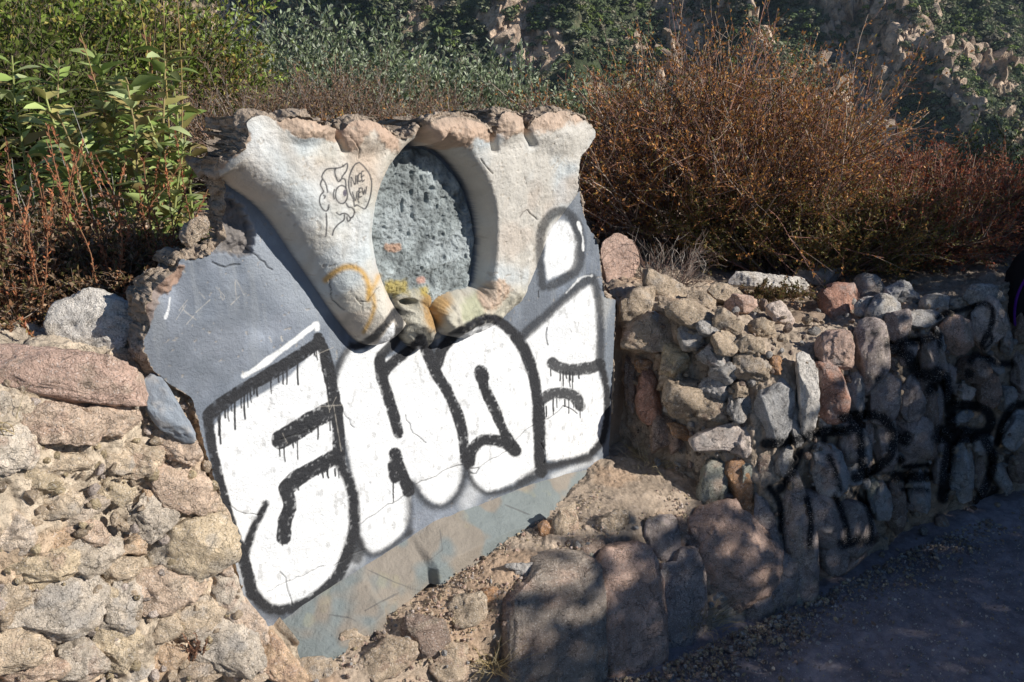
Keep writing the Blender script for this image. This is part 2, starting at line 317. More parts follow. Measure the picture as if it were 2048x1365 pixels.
# knobs under the disc
KN = [(818,640,34,58,.060,-18),(818,598,36,26,.038,0),(852,668,26,14,.02,10)]
for (kx, ky, rx, ry, H, rot) in KN:
    a = math.radians(rot); dx = px-kx; dy = py-ky; u = (dx*math.cos(a)+dy*math.sin(a))/rx; v = (-dx*math.sin(a)+dy*math.cos(a))/ry
    r2 = u*u+v*v; hk = np.where(r2 < 1, H*np.sqrt(np.clip(1-r2, 0, 1))**.8, 0)
    b = (hk > h); hk = hk+(hk > 0)*(n2*.005+n1*.006+vnoise(szP, 60, 91)*.004); h = np.where(b, hk, h); region[b & (hk > .004)] = 4
hole = np.exp(-(((px-803)/13)**2+((py-601)/8)**2)**2); h -= .05*hole
# second finer details: bone roughness, raw aggregate along the crest, broken upper-left corner
bone = (region == 1) | (region == 2)
h[bone] += (n2*.0018+n3*.0009)[bone]
P1 = mon(S, Z, h); px, py = proj(P1)
for bx, by, rx, ry, H in ((612,262,62,30,.020),(735,272,56,40,.022),(905,268,80,42,.024),(1018,256,34,38,.022),(1118,262,72,50,.018)):      # rounded bosses of the broken crest
    r2 = ((px-bx)/rx)**2+((py-by)/ry)**2; h += (H*.8*np.clip(1-r2/1.25, 0, 1)**2)*(1+.25*n2)*(bone)
for q_ in ([(990,235),(986,270),(992,300)],[(1054,240),(1056,268),(1066,290)],[(683,240),(680,275),(690,300)]):
    m_ = in_box(px, py, q_, 20); d_ = dist_poly(px[m_], py[m_], np.array(q_, float))+n2[m_]*2; h[m_] -= .022*np.exp(-(d_/5.5)**2)
P1 = mon(S, Z, h); px, py = proj(P1)
def pxmask(poly, soft, nz=0.0):
    q = crom(poly, 3, True); r = np.zeros(S.shape); m = in_box(px, py, q, soft*2+abs(nz)) & keep
    r[m] = sst(-soft, soft, sdf(px[m], py[m], q)+nz*n2[m]+nz*.6*n3[m]); return r
RAW = [([(548,243),(575,225),(640,235),(700,240),(690,270),(660,285),(625,278),(595,272),(565,262)],3),([(672,252),(720,230),(770,235),(795,262),(800,300),(785,300),(760,275),(740,262),(712,300),(690,300),(678,270)],5),
 ([(830,262),(880,225),(940,225),(990,250),(985,285),(950,275),(940,300),(915,292),(880,300),(840,285)],5),([(985,240),(1020,215),(1050,230),(1062,262),(1035,270),(1000,270)],5),([(1050,245),(1130,210),(1180,230),(1150,245),(1090,262)],8),
 ([(430,235),(500,225),(500,250),(505,275),(485,305),(430,345)],3),([(965,575),(1005,562),(1020,580),(1000,612),(965,608)],6)]
raw = np.zeros(S.shape)
for poly, sf in RAW: raw = np.maximum(raw, pxmask(poly, sf, 9))
agg = fbm(szP, 140, 3, 41); lump = fbm(szP, 45, 2, 43)
h += raw*(agg*.003+lump*.002+n1*.004)
rim = [(372,515),(405,495),(440,470),(445,395),(470,398),(500,440),(505,490),(495,512),(470,515),(440,508),(400,512)]
brk = pxmask(rim, 4, 8); h += brk*(-.018+lump*.012+agg*.004)
rim2 = pxmask([(240,560),(300,540),(365,532),(362,560),(330,585),(312,620),(300,655),(270,660),(240,620)], 3, 8); h += rim2*(.004+lump*.012+agg*.003)
P1 = mon(S, Z, h)
# ---- colour of every point: paint and bare concrete
def C3(*c): return np.array(c)[None, :]
gN = (n1*.5+.5)[:, None]; g2 = (n2*.5+.5)[:, None]
base = C3(.17, .195, .235)*(.82+.3*gN)+C3(.10, .10, .11)*np.maximum(0, fbm(szP, 9, 4, 61))[:, None]
base = base*(1+.30*sst(.0,.5,fbm(szP*np.array([1,.5,1]), 26, 4, 62))[:, None])+C3(.12, .125, .13)*pxmask([(480,400),(560,470),(660,620),(600,640),(520,560),(500,520)], 25)[:, None]
col = base.copy()
def mix(c, m): 
    global col
    m = np.clip(m, 0, 1)[:, None]; col = col*(1-m)+(c if isinstance(c, np.ndarray) else C3(*c))*m
cream = C3(.55, .52, .455)*(.88+.25*gN)
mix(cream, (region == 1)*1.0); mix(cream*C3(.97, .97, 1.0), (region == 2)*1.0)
blue = sst(-.05, .35, fbm(szP, 7, 3, 71)); mix((.52, .58, .61), blue*.8*bone)
pinkm = sst(.15, .45, fbm(szP+5, 9, 3, 73)); mix((.55, .42, .33), pinkm*.3*bone)
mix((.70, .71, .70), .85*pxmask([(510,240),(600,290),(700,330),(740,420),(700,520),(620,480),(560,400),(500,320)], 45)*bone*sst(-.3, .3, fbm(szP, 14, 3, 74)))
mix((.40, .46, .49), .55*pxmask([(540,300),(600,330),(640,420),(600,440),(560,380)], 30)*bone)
mix((.36, .35, .31), .5*sst(.0, .6, fbm(szP, 22, 4, 75))*bone*pxmask([(640,590),(700,560),(720,640),(700,680),(660,640)], 22))
mix((.58, .44, .33), .6*pxmask([(690,280),(740,270),(760,320),(770,400),(740,360),(700,320)], 22)*bone)
mix(C3(.25, .28, .285)*(.72+.8*g2)*(1+.55*np.clip(fbm(szP, 60, 3, 33), -1, 1))[:, None], dm*1.0)
mix((.50, .55, .57), .5*dm*sst(.0, .5, fbm(szP, 16, 4, 77)+.25*sst(870, 930, px)))
mix((.50, .30, .20), .8*dm*pxmask([(770,488),(800,486),(798,502),(772,503)], 3, 5))
mix((.60, .35, .28), .8*pxmask([(832,556),(848,552),(850,565),(836,568)], 3, 2))
kn = (region == 4) | ((region == 2) & (py > 565))
mix(C3(.47, .44, .36)*(.8+.4*g2), kn*sst(560, 600, py))
h += (kn*sst(560, 600, py))*(n2*.004+vnoise(szP, 70, 93)*.0035)
mix(C3(.58, .55, .46)*(.85+.3*g2), .8*pxmask([(800,615),(835,612),(842,650),(835,685),(805,695),(795,650)], 6, 5)*(region == 4))
mix((.42, .23, .06), .8*kn*pxmask([(845,590),(880,570),(905,600),(885,640),(872,665),(850,640)], 10, 8)); mix((.45, .35, .08), .8*pxmask([(775,570),(820,560),(850,575),(845,600),(800,585),(785,600)], 7, 9)*sst(-.4, .4, n2))
mix((.48, .26, .14), .75*pxmask([(965,575),(1010,565),(1020,590),(990,615),(965,610)], 8, 8)); mix((.32, .34, .20), .6*pxmask([(930,600),(960,590),(960,640),(925,640)], 8, 6))
rawc = C3(.44, .33, .25)*(.72+.55*g2)*(1+.35*np.clip(agg, -1, 1))[:, None]
mix(rawc, raw); mix((.50, .35, .26), raw*.6*pxmask([(680,245),(800,250),(790,300),(700,310)], 10)); mix((.48, .34, .25), raw*.6*pxmask([(880,250),(985,255),(960,300),(880,300)], 12))
mix(C3(.20, .18, .17)*(.7+.6*g2), brk); mix(C3(.30, .20, .15)*(.7+.7*g2), rim2)
mix((.46, .45, .42), .6*pxmask([(1180,600),(1222,596),(1225,640),(1212,670),(1205,640)], 6, 9))
mix(C3(.19, .215, .25), pxmask([(1212,640),(1270,600),(1280,900),(1215,930)], 7))
mix((.30, .24, .19), .8*sst(-.1, .35, fbm(szP, 20, 4, 81))*pxmask([(1236,600),(1290,600),(1290,940),(1250,930),(1245,760)], 5, 6))
run_ = sst(.1, .5, fbm(szP*np.array([9., 1.2, 1.]), 6, 3, 66)); mix((.30, .32, .34), .32*run_*(region == 0)); mix((.13, .14, .155), .35*sst(.12, .5, fbm(szP, 5, 4, 67))*(region == 0))
chip = sst(.55, .63, fbm(szP, 95, 3, 68))*(region == 0); mix((.36, .32, .27), .5*chip); h -= chip*.001
stain = sst(.15, .5, fbm(szP*np.array([5., 1., 1.]), 9, 3, 69))*bone; mix((.36, .33, .28), .38*stain*sst(1.5, 1.0, Z)); chb = sst(.50, .60, fbm(szP, 85, 3, 70))*bone; mix((.38, .33, .27), .45*chb); h -= chb*.0012
# paint
def stroke(kind, pts, w, soft, st, c, only=None, wob=1.5, endcut=False, pat=0.0):
    q = crom(FN[kind](pts), 4); R = w/SC[kind]/2; m = in_box(px, py, q, R+soft*2+3) & keep
    d = dist_poly(px[m], py[m], q)+n2[m]*wob+n3[m]*wob*.6+(n1[m]*3.2 if pat else 0)
    f = (1-sst(R-soft, R+soft, d))*st*(1-pat*sst(.1, .5, agg[m])*sst(R*.2, R, d))
    if only is not None: f = f*only[m]
    f = f[:, None]; col[m] = col[m]*(1-f)+np.array(c)*f
white = C3(.79, .80, .81)*(.955+.07*gN)
for w, sf in zip(WHITE, (3, 3.5, 3.5, 3, 3, 2)): mix(white, pxmask(w, sf+1, 2))
for k, p, w, sf, st in HALO[3:]: stroke(k, p, w, sf, st, (.72, .73, .74))
wm_ = np.maximum.reduce([pxmask(w_, 4) for w_ in WHITE]); mix((.55, .58, .62), .22*sst(.05, .6, fbm(szP, 11, 5, 91))*wm_); mix((.42, .42, .42), .5*sst(.42, .62, fbm(szP*np.array([1, .6, 1]), 70, 2, 92))*wm_)
for k, p, w, sf, st in BLK: stroke(k, p, w, sf, st, (.026, .027, .031), wob=1.6, pat=.45)
for k, p, w, sf, st in HALO[:3]: stroke(k, p, w, sf, st, (.78, .79, .79), wob=2.2)
dr = random.Random(5)
for k, p, n_, L, _ in DR:
    q = crom(p, 8); 
    for i in range(max(1, int(n_*.72))):
        a = q[min(len(q)-1, int(dr.random()*len(q)))]; l = L*(.12+1.0*dr.random()**2.4); w = dr.choice((4, 5, 6, 8))*(SC[k]/1.95)
        stroke(k, [(a[0], a[1]-14), (a[0]+dr.uniform(-1, 2), a[1]+l*.5), (a[0]+dr.uniform(0, 4), a[1]+l)], w, .9, 1, (.026, .027, .031), wob=.3)
for p in TOON: stroke('B', p, 10, 1.0, .95, (.05, .05, .055), wob=.25)
for p in LET: stroke('B', p, 9, .9, .95, (.05, .05, .055), wob=.2)
for r_ in (2, 6, 10): stroke('B', [(306+r_*math.cos(a)*.9, 296+r_*2.0*math.sin(a)) for a in np.linspace(0, 2*math.pi, 9)], 9, 1, .9, (.09, .08, .11), wob=.1)
for p, w, sf, st in ORANGE: stroke('B', p, w, sf, st, (.56, .32, .06), wob=1.2)
for k, p, w in SCRATCH: stroke(k, p, w, .8, .5, (.52, .48, .42), wob=.9)
hg = np.zeros(S.shape)
for k, p, w in CRACK:
    q = np.array(FN[k](p), float); qq = [q[0]]
    for a, b in zip(q[:-1], q[1:]):
        L = np.linalg.norm(b-a); nn = max(1, int(L/9)); jt = min(2.4, L*.10); nrm = np.array([-(b-a)[1], (b-a)[0]])/max(L, 1)
        for i in range(1, nn+1): qq.append(a+(b-a)*i/nn+nrm*dr.uniform(-jt, jt)*(i < nn))
    R = w/SC[k]/2+.15; qq = np.array(qq); m = in_box(px, py, qq, 6) & keep
    f = 1-sst(R-.5, R+.9, dist_poly(px[m], py[m], qq)); hg[m] = np.maximum(hg[m], f)
h -= hg*.0035; col *= (1-.62*hg)[:, None]
P1 = mon(S, Z, h); pxo, pyo = proj(P1)
# ---- cut to the outline and give the slab thickness
dO = np.full(S.shape, -50.0); m = keep; dO[m] = sdf(pxo[m], pyo[m], OUT)+n2[m]*1.8+n3[m]*1.5
D = dO.reshape(nS, nZ); inn = D > 0
cell = inn[:-1, :-1] & inn[1:, :-1] & inn[:-1, 1:] & inn[1:, 1:]
ci, cj = np.nonzero(cell); base_i = ci*nZ+cj
quads = np.stack([base_i, base_i+nZ, base_i+nZ+1, base_i+1], 1)       # faces towards +n? order fixed below
A0, A1, A2 = P1[quads[0, 0]], P1[quads[0, 1]], P1[quads[0, 2]]
if np.cross(A1-A0, A2-A1)@np.array([N2[0], N2[1], 0]) < 0: quads = quads[:, ::-1]
# boundary directed edges
e = np.concatenate([quads[:, [k, (k+1) % 4]] for k in range(4)]); key = e[:, 0].astype(np.int64)*(nS*nZ)+e[:, 1]; rkey = e[:, 1].astype(np.int64)*(nS*nZ)+e[:, 0]
bd = e[~np.isin(key, rkey)]
bv = np.unique(bd); inv = -np.ones(nS*nZ, np.int64); inv[bv] = np.arange(len(bv))
gx = np.gradient(D, axis=0).ravel()[bv]; gz_ = np.gradient(D, axis=1).ravel()[bv]; gl = np.hypot(gx, gz_)+1e-9; ox, oz = -gx/gl, -gz_/gl
# smooth the jagged rim onto the outline
sb = S[bv]+ox*np.clip(D.ravel()[bv], 0, 3)*.0006; zb = Z[bv]+oz*np.clip(D.ravel()[bv], 0, 3)*.0006
P1[bv] = mon(sb, zb, h[bv])
K = 34; topm = sst(.3, .8, oz)*sst(1.15, 1.3, zb); TH = .085-topm*np.where(h[bv] > .04, .12, .06)
rings = []; rcol = []
for j in range(1, K+1):
    dep = (h[bv]+TH)*j/K; pb = np.stack([sb*1.0, zb, dep], 1); dep = dep-.02*fbm(pb, 35, 2, 57)*(0 < j < K)
    lum = fbm(pb, 40, 3, 51)*.016*(1-.45*topm)*min(1, j/4)+fbm(pb, 130, 2, 52)*.005+(.008*math.sin(math.pi*j/K))
    rings.append(mon(sb+ox*lum, zb+oz*lum, h[bv]-dep))
    cc = C3(.50, .40, .31)*(.6+.6*(fbm(pb, 60, 3, 53)*.5+.5))[:, None]; rcol.append(cc)
side_reg = region[bv]
def build_region(name, mask_q, parent, mat, with_side=None):
    q = quads[mask_q]; used = np.unique(q); mp = -np.ones(nS*nZ, np.int64); mp[used] = np.arange(len(used))
    V = P1[used]; Cc = col[used]; F = mp[q]
    o = mesh(name, V, F, mat, parent, Cc); return o
relief = thing('concrete_relief', 'broken grey concrete slab with two flared horn shapes and bold white and black spray letters', 'graffiti wall')
regq = region[quads[:, 0]]; regq = np.maximum(regq, region[quads[:, 2]])
build_region('painted_slab', regq == 0, relief, M['plaster'])
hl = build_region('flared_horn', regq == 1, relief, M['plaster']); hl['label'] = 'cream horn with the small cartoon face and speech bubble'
hr = build_region('flared_horn', regq == 2, relief, M['plaster']); hr['label'] = 'cream horn on the right with a shaded inner side'
build_region('rough_disc', regq == 3, relief, M['rough'])
build_region('knob', regq == 4, relief, M['rough'])
Vs = np.concatenate([P1[bv]]+rings); Cs = np.concatenate([rcol[0]]+rcol); nb = len(bv); a, b = inv[bd[:, 0]], inv[bd[:, 1]]
Fs = np.concatenate([np.stack([b+j*nb, a+j*nb, a+(j+1)*nb, b+(j+1)*nb], 1) for j in range(K)])
mesh('broken_edge', Vs, Fs, M['mortar'], relief, Cs)
# back of the slab
kk = 10; Ib = np.arange(0, nS-1, kk); Jb = np.arange(0, nZ-1, kk); inB = D[np.ix_(Ib, Jb)] > 4
idx = np.arange(len(Ib)*len(Jb)).reshape(len(Ib), len(Jb)); cb = inB[:-1, :-1] & inB[1:, :-1] & inB[:-1, 1:] & inB[1:, 1:]
SB, ZB = np.meshgrid(gs[Ib], gz[Jb], indexing='ij'); PB = mon(SB.ravel(), ZB.ravel(), -.07+fbm(np.stack([SB.ravel(), ZB.ravel(), 0*SB.ravel()], 1), 20, 3, 3)*.01)
i0 = idx[:-1, :-1][cb]; nJ = len(Jb)
mesh('slab_back', PB, np.stack([i0, i0+1, i0+nJ+1, i0+nJ], 1), M['mortar'], relief, np.tile([[.33, .27, .22]], (len(PB), 1)))
# ------------------------------------------------------------ lofted masses (mortar, dirt, ground)
def resample(P, n):
    P = np.array(P, float); L = np.concatenate([[0], np.cumsum(np.linalg.norm(np.diff(P, axis=0), axis=1))]); t = np.linspace(0, L[-1], n)
    return np.stack([np.interp(t, L, P[:, k]) for k in range(P.shape[1])], 1)
def loft(rows, nu, nv, smooth_rows=True):
    R = np.array([resample(crom(r, 6) if len(r) > 2 else r, nu) for r in rows])      # (k,nu,3)
    k = len(R); out = []
    L = np.concatenate([[0], np.cumsum([np.linalg.norm(R[i+1]-R[i], axis=1).mean() for i in range(k-1)])])
    t = np.linspace(0, L[-1], nv)
    G = np.empty((nu, nv, 3))
    for j, tt in enumerate(t):
        i = min(k-2, int(np.searchsorted(L, tt, 'right')-1)); f = (tt-L[i])/(L[i+1]-L[i])
        p0, p1, p2, p3 = R[max(i-1, 0)], R[i], R[i+1], R[min(i+2, k-1)]
        lin = p1*(1-f)+p2*f
        cr = .5*((2*p1)+(-p0+p2)*f+(2*p0-5*p1+4*p2-p3)*f*f+(-p0+3*p1-3*p2+p3)*f**3)
        G[:, j] = lin*.6+cr*.4
    return G
def normals(G):
    a = np.gradient(G, axis=0); b = np.gradient(G, axis=1); n = np.cross(a, b); n /= np.linalg.norm(n, axis=2, keepdims=True)+1e-9
    return n
def outward(G, n):
    c = CAM-G; s = np.sign((n*c).sum(2).mean()); return n*s
# wall front plan lines (x, y)
UB = [(.33,2.45,-.05),(.47,2.30,-.05),(.61,2.19,-.05),(.80,2.11,-.05),(1.39,2.48,-.05),(1.86,2.72,-.05),(2.6,3.15,-.05)]
UT = [(.31,2.49,.80),(.46,2.39,.82),(.61,2.33,.79),(.86,2.31,.70),(1.36,2.60,.74),(1.84,2.86,.79),(2.6,3.30,.84)]
UK = [(.30,2.62,.86),(.46,2.60,.86),(.68,2.60,.81),(.98,2.55,.74),(1.38,2.74,.78),(1.84,2.98,.81),(2.6,3.42,.86)]
UZ = [(.25,3.5,.76),(.6,3.6,.76),(1.0,3.6,.74),(1.4,3.7,.74),(1.9,3.9,.74),(2.4,4.1,.74),(3.0,4.4,.74)]
def md(s, d, z): P = mon(s, z, d); return tuple(P.tolist())
LK = [md(-.30,-.04,.24), md(.3,-.04,.27), md(.8,-.04,.29), md(1.03,-.04,.32), md(1.12,-.04,.365), md(1.4,-.04,.35)]
LP = [md(-.30,.12,.25), md(.1,.12,.27), md(.4,.12,.305), md(.8,.07,.335), md(1.03,.05,.355), md(1.2,.09,.35), md(1.4,.1,.34)]
LB = [md(-.30,.19,.20), md(.1,.19,.235), md(.45,.20,.285), md(.9,.25,.325), md(1.12,.27,.32), md(1.36,.33,.27)]
LA = [md(-.35,.26,-.05), md(.1,.24,-.05), md(.5,.25,-.05), md(.82,.40,-.05), md(1.12,.50,-.05), md(1.42,.58,-.05)]
WB = [md(-1.75,.22,-.05), md(-.8,.22,-.05), md(-.3,.22,-.05), md(.02,.20,-.05)]
WM = [md(-1.75,.04,.5), md(-.8,.04,.5), md(-.3,.05,.42), md(.03,.10,.30)]
WT = [md(-1.75,.00,1.02), md(-.8,.0,1.01), md(-.3,-.02,.96), md(.08,-.04,.90)]
WK = [md(-1.75,-.10,1.05), md(-.8,-.10,1.05), md(-.3,-.09,1.06), md(.08,-.09,1.02)]
WZ = [md(-1.75,-.5,1.03), md(-.8,-.5,1.03), md(-.3,-.4,1.06), md(.1,-.3,1.02)]
def spray_mask(P):
    """black spray letters across the right wall, thrown on from in front of it"""
    x, y = proj(P); r = np.zeros(len(P))
    for k, p, w, sf in SPRAY:
        q = crom(SPF[k](p), 4) if len(p) > 1 else np.array(SPF[k](p)*2, float); R = w/SPS[k]/2; m = in_box(x, y, q, R+sf*2+2)
        if m.any(): r[m] = np.maximum(r[m], 1-sst(R-sf, R+sf, dist_poly(x[m], y[m], q)))
    return r
def E_(p): return [(1500+u/3.033, 650+v/3.033) for u, v in p]
def D_(p): return [(1180+u/2.36, 480+v/2.36) for u, v in p]
SPF = {'E': E_, 'D': D_}; SPS = {'E': 3.033, 'D': 2.36}
SPRAY = [('E',[(90,720),(200,715),(330,680),(430,655),(590,640)],62,3),('E',[(440,640),(450,700)],50,5),('E',[(560,565),(680,545),(790,560),(850,620),(870,700),(850,790),(780,860),(700,905),(640,925)],62,3),('E',[(650,560),(668,700),(680,880)],56,3),
 ('E',[(600,560),(620,640)],40,3),('E',[(940,690)],95,4),('E',[(915,820)],55,3),('E',[(930,865),(1080,848)],26,1.5),('E',[(880,915),(970,925),(1085,920)],62,2.5),('E',[(920,1000),(1080,1005)],24,1.5),
 ('E',[(1140,280),(1200,400),(1215,560),(1215,720),(1190,880),(1170,1050)],74,4),('E',[(1200,330),(1150,300),(1090,400)],60,5),('E',[(1220,490),(1350,490),(1440,530),(1460,600),(1400,670),(1280,690),(1130,690)],62,3),('E',[(1150,640),(1430,660)],70,4),('E',[(1420,690),(1470,800),(1450,930),(1380,1080)],62,4),('E',[(1490,1000),(1440,1060)],60,6),
 ('E',[(1660,480),(1590,500),(1530,600),(1500,720)],50,4),('E',[(755,50)],60,3),('E',[(775,325)],42,2),('E',[(850,130),(960,190),(1010,290),(1140,300)],80,5),('E',[(900,110),(1060,90),(1130,60)],60,5),('E',[(1150,60),(1150,130)],36,3),('E',[(1440,20),(1470,90),(1420,150)],22,2),('E',[(1460,10),(1400,110)],26,2),
 ('E',[(1340,220),(1380,180),(1500,230),(1590,240)],50,5),('E',[(1330,300)],70,5),('E',[(480,790),(520,900),(550,1010)],34,1.5),('E',[(300,770),(250,900),(180,1000)],60,5),('E',[(120,990),(180,1080),(190,1250)],44,3),('E',[(340,1040),(370,1180),(360,1360)],40,3),('E',[(520,1040),(570,1180),(600,1290)],40,3),('E',[(640,1020),(720,1130),(740,1250)],34,3),('E',[(560,1330),(740,1300)],70,4),
 ('D',[(1640,370),(1680,345),(1760,330),(1860,300),(1900,330),(1890,420),(1850,500)],26,2.5)]
def mass(name, rows, nu, nv, mat, parent, color, amp=(.03, .010, .003), fr=(9, 34, 110), cut=None, seed=0, spray=False, dirtf=.4, off=0.0):
    G = loft(rows, nu, nv); n = outward(G, normals(G)); V = G.reshape(-1, 3); nn = n.reshape(-1, 3)
    lump = fbm(V, fr[0], 3, seed); med = .45-ridged(V, fr[1], 3, seed+3); fin = fbm(V, fr[2], 3, seed+6)
    V = V+nn*(-off+lump*amp[0]+med*amp[1]+fin*amp[2])[:, None]
    if cut is not None: V = cut(V)
    c = np.array(color)[None, :]*(.78+.45*(med[:, None]*.5+.5))*(1+.25*fin[:, None]); c = c*(1-dirtf*.4*sst(0, .6, fbm(V, 12, 3, seed+11)))[:, None]
    tint = sst(.05, .4, fbm(V, 7, 3, seed+15))[:, None]; c = c*(1-tint*.5)+tint*.5*c*np.array([[1.12, .93, .78]])
    if spray:
        s = spray_mask(V)[:, None]*.96; c = c*(1-s)+s*np.array([[.012, .014, .018]])
    o = mesh(name, V, grid_faces(nu, nv), mat, parent, c)
    if ((normals(V.reshape(nu, nv, 3))*n).sum()) < 0: o.data.flip_normals()
    return o
# keep the rubble behind the painted slab where the slab is
def cut_slab(V):
    x, y = proj(V); q = OUT; m = in_box(x, y, q, 60); d = np.full(len(V), -99.); d[m] = sdf(x[m], y[m], q)
    H = (V[:, :2]-O2)@N2; f = sst(-22, 4, d); Hn = np.minimum(H, H*(1-f)+f*(-.03)); dl = Hn-H
    V = V.copy(); V[:, 0] += dl*N2[0]; V[:, 1] += dl*N2[1]; return V

# ------------------------------------------------------------ stones
_ico = {}
def ico(sub):
    if sub not in _ico:
        import bmesh
        bm = bmesh.new(); bmesh.ops.create_icosphere(bm, subdivisions=sub, radius=1); bm.verts.ensure_lookup_table()
        V = np.array([v.co[:] for v in bm.verts]); F = np.array([[v.index for v in f.verts] for f in bm.faces]); bm.free(); _ico[sub] = (V, F)
    return _ico[sub]
PAL = {k_: tuple(min(.78, x_*1.28) for x_ in v_) for k_, v_ in {'pk': (.50,.35,.28), 'pw': (.56,.47,.41), 'ta': (.42,.33,.24), 'ye': (.46,.37,.24), 'gy': (.37,.35,.33), 'bl': (.38,.37,.36), 'rd': (.40,.22,.16), 'or': (.42,.24,.13), 'br': (.27,.20,.16), 'wh': (.60,.56,.51), 'gn': (.31,.31,.26), 'pu': (.35,.29,.265)}.items()}
def stone_mesh(name, C, ax, half, color, seed, sub=4, mat='granite', rnd=.5, parent=None, spray=False, rough=1.0, box=0.0, slab=False):
    """C centre, ax 3x3 rows = local axes in world, half sizes"""
    r = np.random.default_rng(seed); V, F = ico(sub); V = V.copy()
    V = np.sign(V)*np.abs(V)**(.72+.2*r.random()-box)                  # squarish
    V /= np.abs(V).max(0)
    for k in range(5 if slab else int(8+9*(1-rnd))):
        n = r.normal(size=3); n /= np.linalg.norm(n); off = r.uniform(.80, .93) if slab else r.uniform(.52, .88)+.14*rnd
        ext = np.abs(V@n).max(); off *= ext
        V -= np.maximum(0, V@n-off)[:, None]*n*.97
    V /= np.abs(V).max(0)
    sc = min(half); P = V*np.array(half)
    nn = V/(np.linalg.norm(V, axis=1, keepdims=True)+1e-9); q = P+r.uniform(-50, 50, 3)
    P = P+nn*(fbm(q, .9/sc, 3, seed % 97)*.09*sc+rough*fbm(q, 3.2/sc, 3, 5+seed % 91)*.06*sc+rough*(ridged(q, 60, 3, 9)-.3)*.0036-np.maximum(0, ridged(q, 1.3/sc, 2, 31)-.72)*.16*sc*rough)[:, None]
    W = C+P@np.array(ax)
    c = np.array(color)[None, :]*(1+.22*fbm(q, 2/sc, 3, 3))[:, None]
    t = sst(.0, .5, fbm(q+3, 1.4/sc, 3, 8))[:, None]*.55; c = c*(1-t)+t*np.array([r.choice([[.50,.33,.25],[.42,.40,.38],[.50,.42,.32]])])
    c = c*(1-.35*sst(.1, .5, ridged(q, 1.6/sc, 3, 12)-.55))[:, None]
    if spray:
        s = spray_mask(W)[:, None]*.96; c = c*(1-s)+s*np.array([[.012, .014, .018]])
    return mesh(name, W, F, M[mat], parent, c)
XR = np.array([1., 0, 0]); UPV = np.array([0, sp, cp]); FWD = np.array([0, cp, -sp])
def img_axes(rot, yaw=0.0):
    a = math.radians(rot); x = XR*math.cos(a)-UPV*math.sin(a); z = XR*math.sin(a)+UPV*math.cos(a); return x, z
def hit_poly(px_, py_, top, bot):
    """ray against a battered wall through two plan polylines (each point x,y,z)"""
    r = ray(px_, py_); best = None
    for (a, b, c, d) in zip(bot[:-1], bot[1:], top[:-1], top[1:]):
        a, b, c, d = map(np.array, (a, b, c, d))
        for tri in ((a, b, d), (a, d, c)):
            e1 = tri[1]-tri[0]; e2 = tri[2]-tri[0]; h_ = np.cross(r, e2); det = e1@h_
            if abs(det) < 1e-9: continue
            s_ = CAM-tri[0]; u = (s_@h_)/det; q_ = np.cross(s_, e1); v = (r@q_)/det; t = (e2@q_)/det
            if -1e-4 <= u <= 1.0001 and v >= -1e-4 and u+v <= 1.0001 and t > 0 and (best is None or t < best): best = t
    return None if best is None else CAM+r*best
def surf_hit(kind, x, y):
    if kind == 'M': return on_mon(x, y, 0.03)
    if kind == 'W':
        for a, b in ((WB, WM), (WM, WT), (WT, WK), (WK, WZ)):
            h_ = hit_poly(x, y, b, a)
            if h_ is not None: return h_
        return on_mon(x, y, 0.0)
    if kind == 'U':
        for a, b in ((UB, UT), (UT, UK), (UK, UZ)):
            h_ = hit_poly(x, y, b, a)
            if h_ is not None: return h_
        return at_z(x, y, .78)
    if kind == 'L':
        for a, b in ((LA, LB), (LB, LP), (LP, LK)):
            h_ = hit_poly(x, y, b, a)
            if h_ is not None: return h_
        return at_z(x, y, .05)
NRM = {'W': np.array([N2[0], N2[1], .25]), 'M': np.array([N2[0], N2[1], 0]), 'U': np.array([.45, -.80, .25]), 'L': np.array([.6, -.74, .25])}
def put_stone(kind, x, y, w, h, rot, color, seed, name='stone', parent=None, dep=.8, out=.25, sub=4, rnd=.5, grow=1.12, **kw):
    P = surf_hit(kind, x, y); z = depth(P); hw, hh = w/FPX*z/2*grow, h/FPX*z/2*grow
    n = NRM[kind]/np.linalg.norm(NRM[kind]); xa, za = img_axes(rot)
    # tilt the stone so that its face follows the wall, keep its picture size
    xa2 = xa-n*(xa@n)*.6; xa2 /= np.linalg.norm(xa2); za2 = za-xa2*(za@xa2); za2 = za2-n*(za2@n)*.6; za2 /= np.linalg.norm(za2); ya = np.cross(za2, xa2)
    kx = 1/max(.6, abs(xa2@xa)); kz = 1/max(.6, abs(za2@za)); hd = dep*min(hw, hh)
    C = P-n*hd*(1-2*out)
    c = PAL[color] if isinstance(color, str) else color
    return stone_mesh(name, C, np.array([xa2, ya, za2]), (hw*kx, hd, hh*kz), c, seed, sub, rnd=rnd, parent=parent, **kw), P

SP = True
left_wall = thing('stone_wall', 'sunlit crumbling rubble stone wall left of the graffiti slab', 'stone wall')
right_wall = thing('stone_wall', 'long stone wall right of the slab with black spray writing over its upright stones', 'stone wall')
front_wall = thing('retaining_wall', 'low wall of big upright stones holding the dirt ledge under the slab', 'stone wall')
mass('mortar', [WB, WM, WT, WK, WZ], 520, 430, M['mortar'], left_wall, (.60, .50, .385), (.03, .013, .0045), (8, 26, 100), cut_slab, 3, off=.008)
mass('mortar', [UB, UT, UK, UZ], 620, 330, M['mortar'], right_wall, (.46, .37, .285), (.018, .010, .004), (8, 30, 100), None, 13, True, off=.028)
def cut_l(V): return V
mass('mortar', [LA, LB, LP, LK], 560, 220, M['dirt'], front_wall, (.48, .38, .29), (.012, .0045, .0035), (9, 30, 120), None, 23, off=.008)

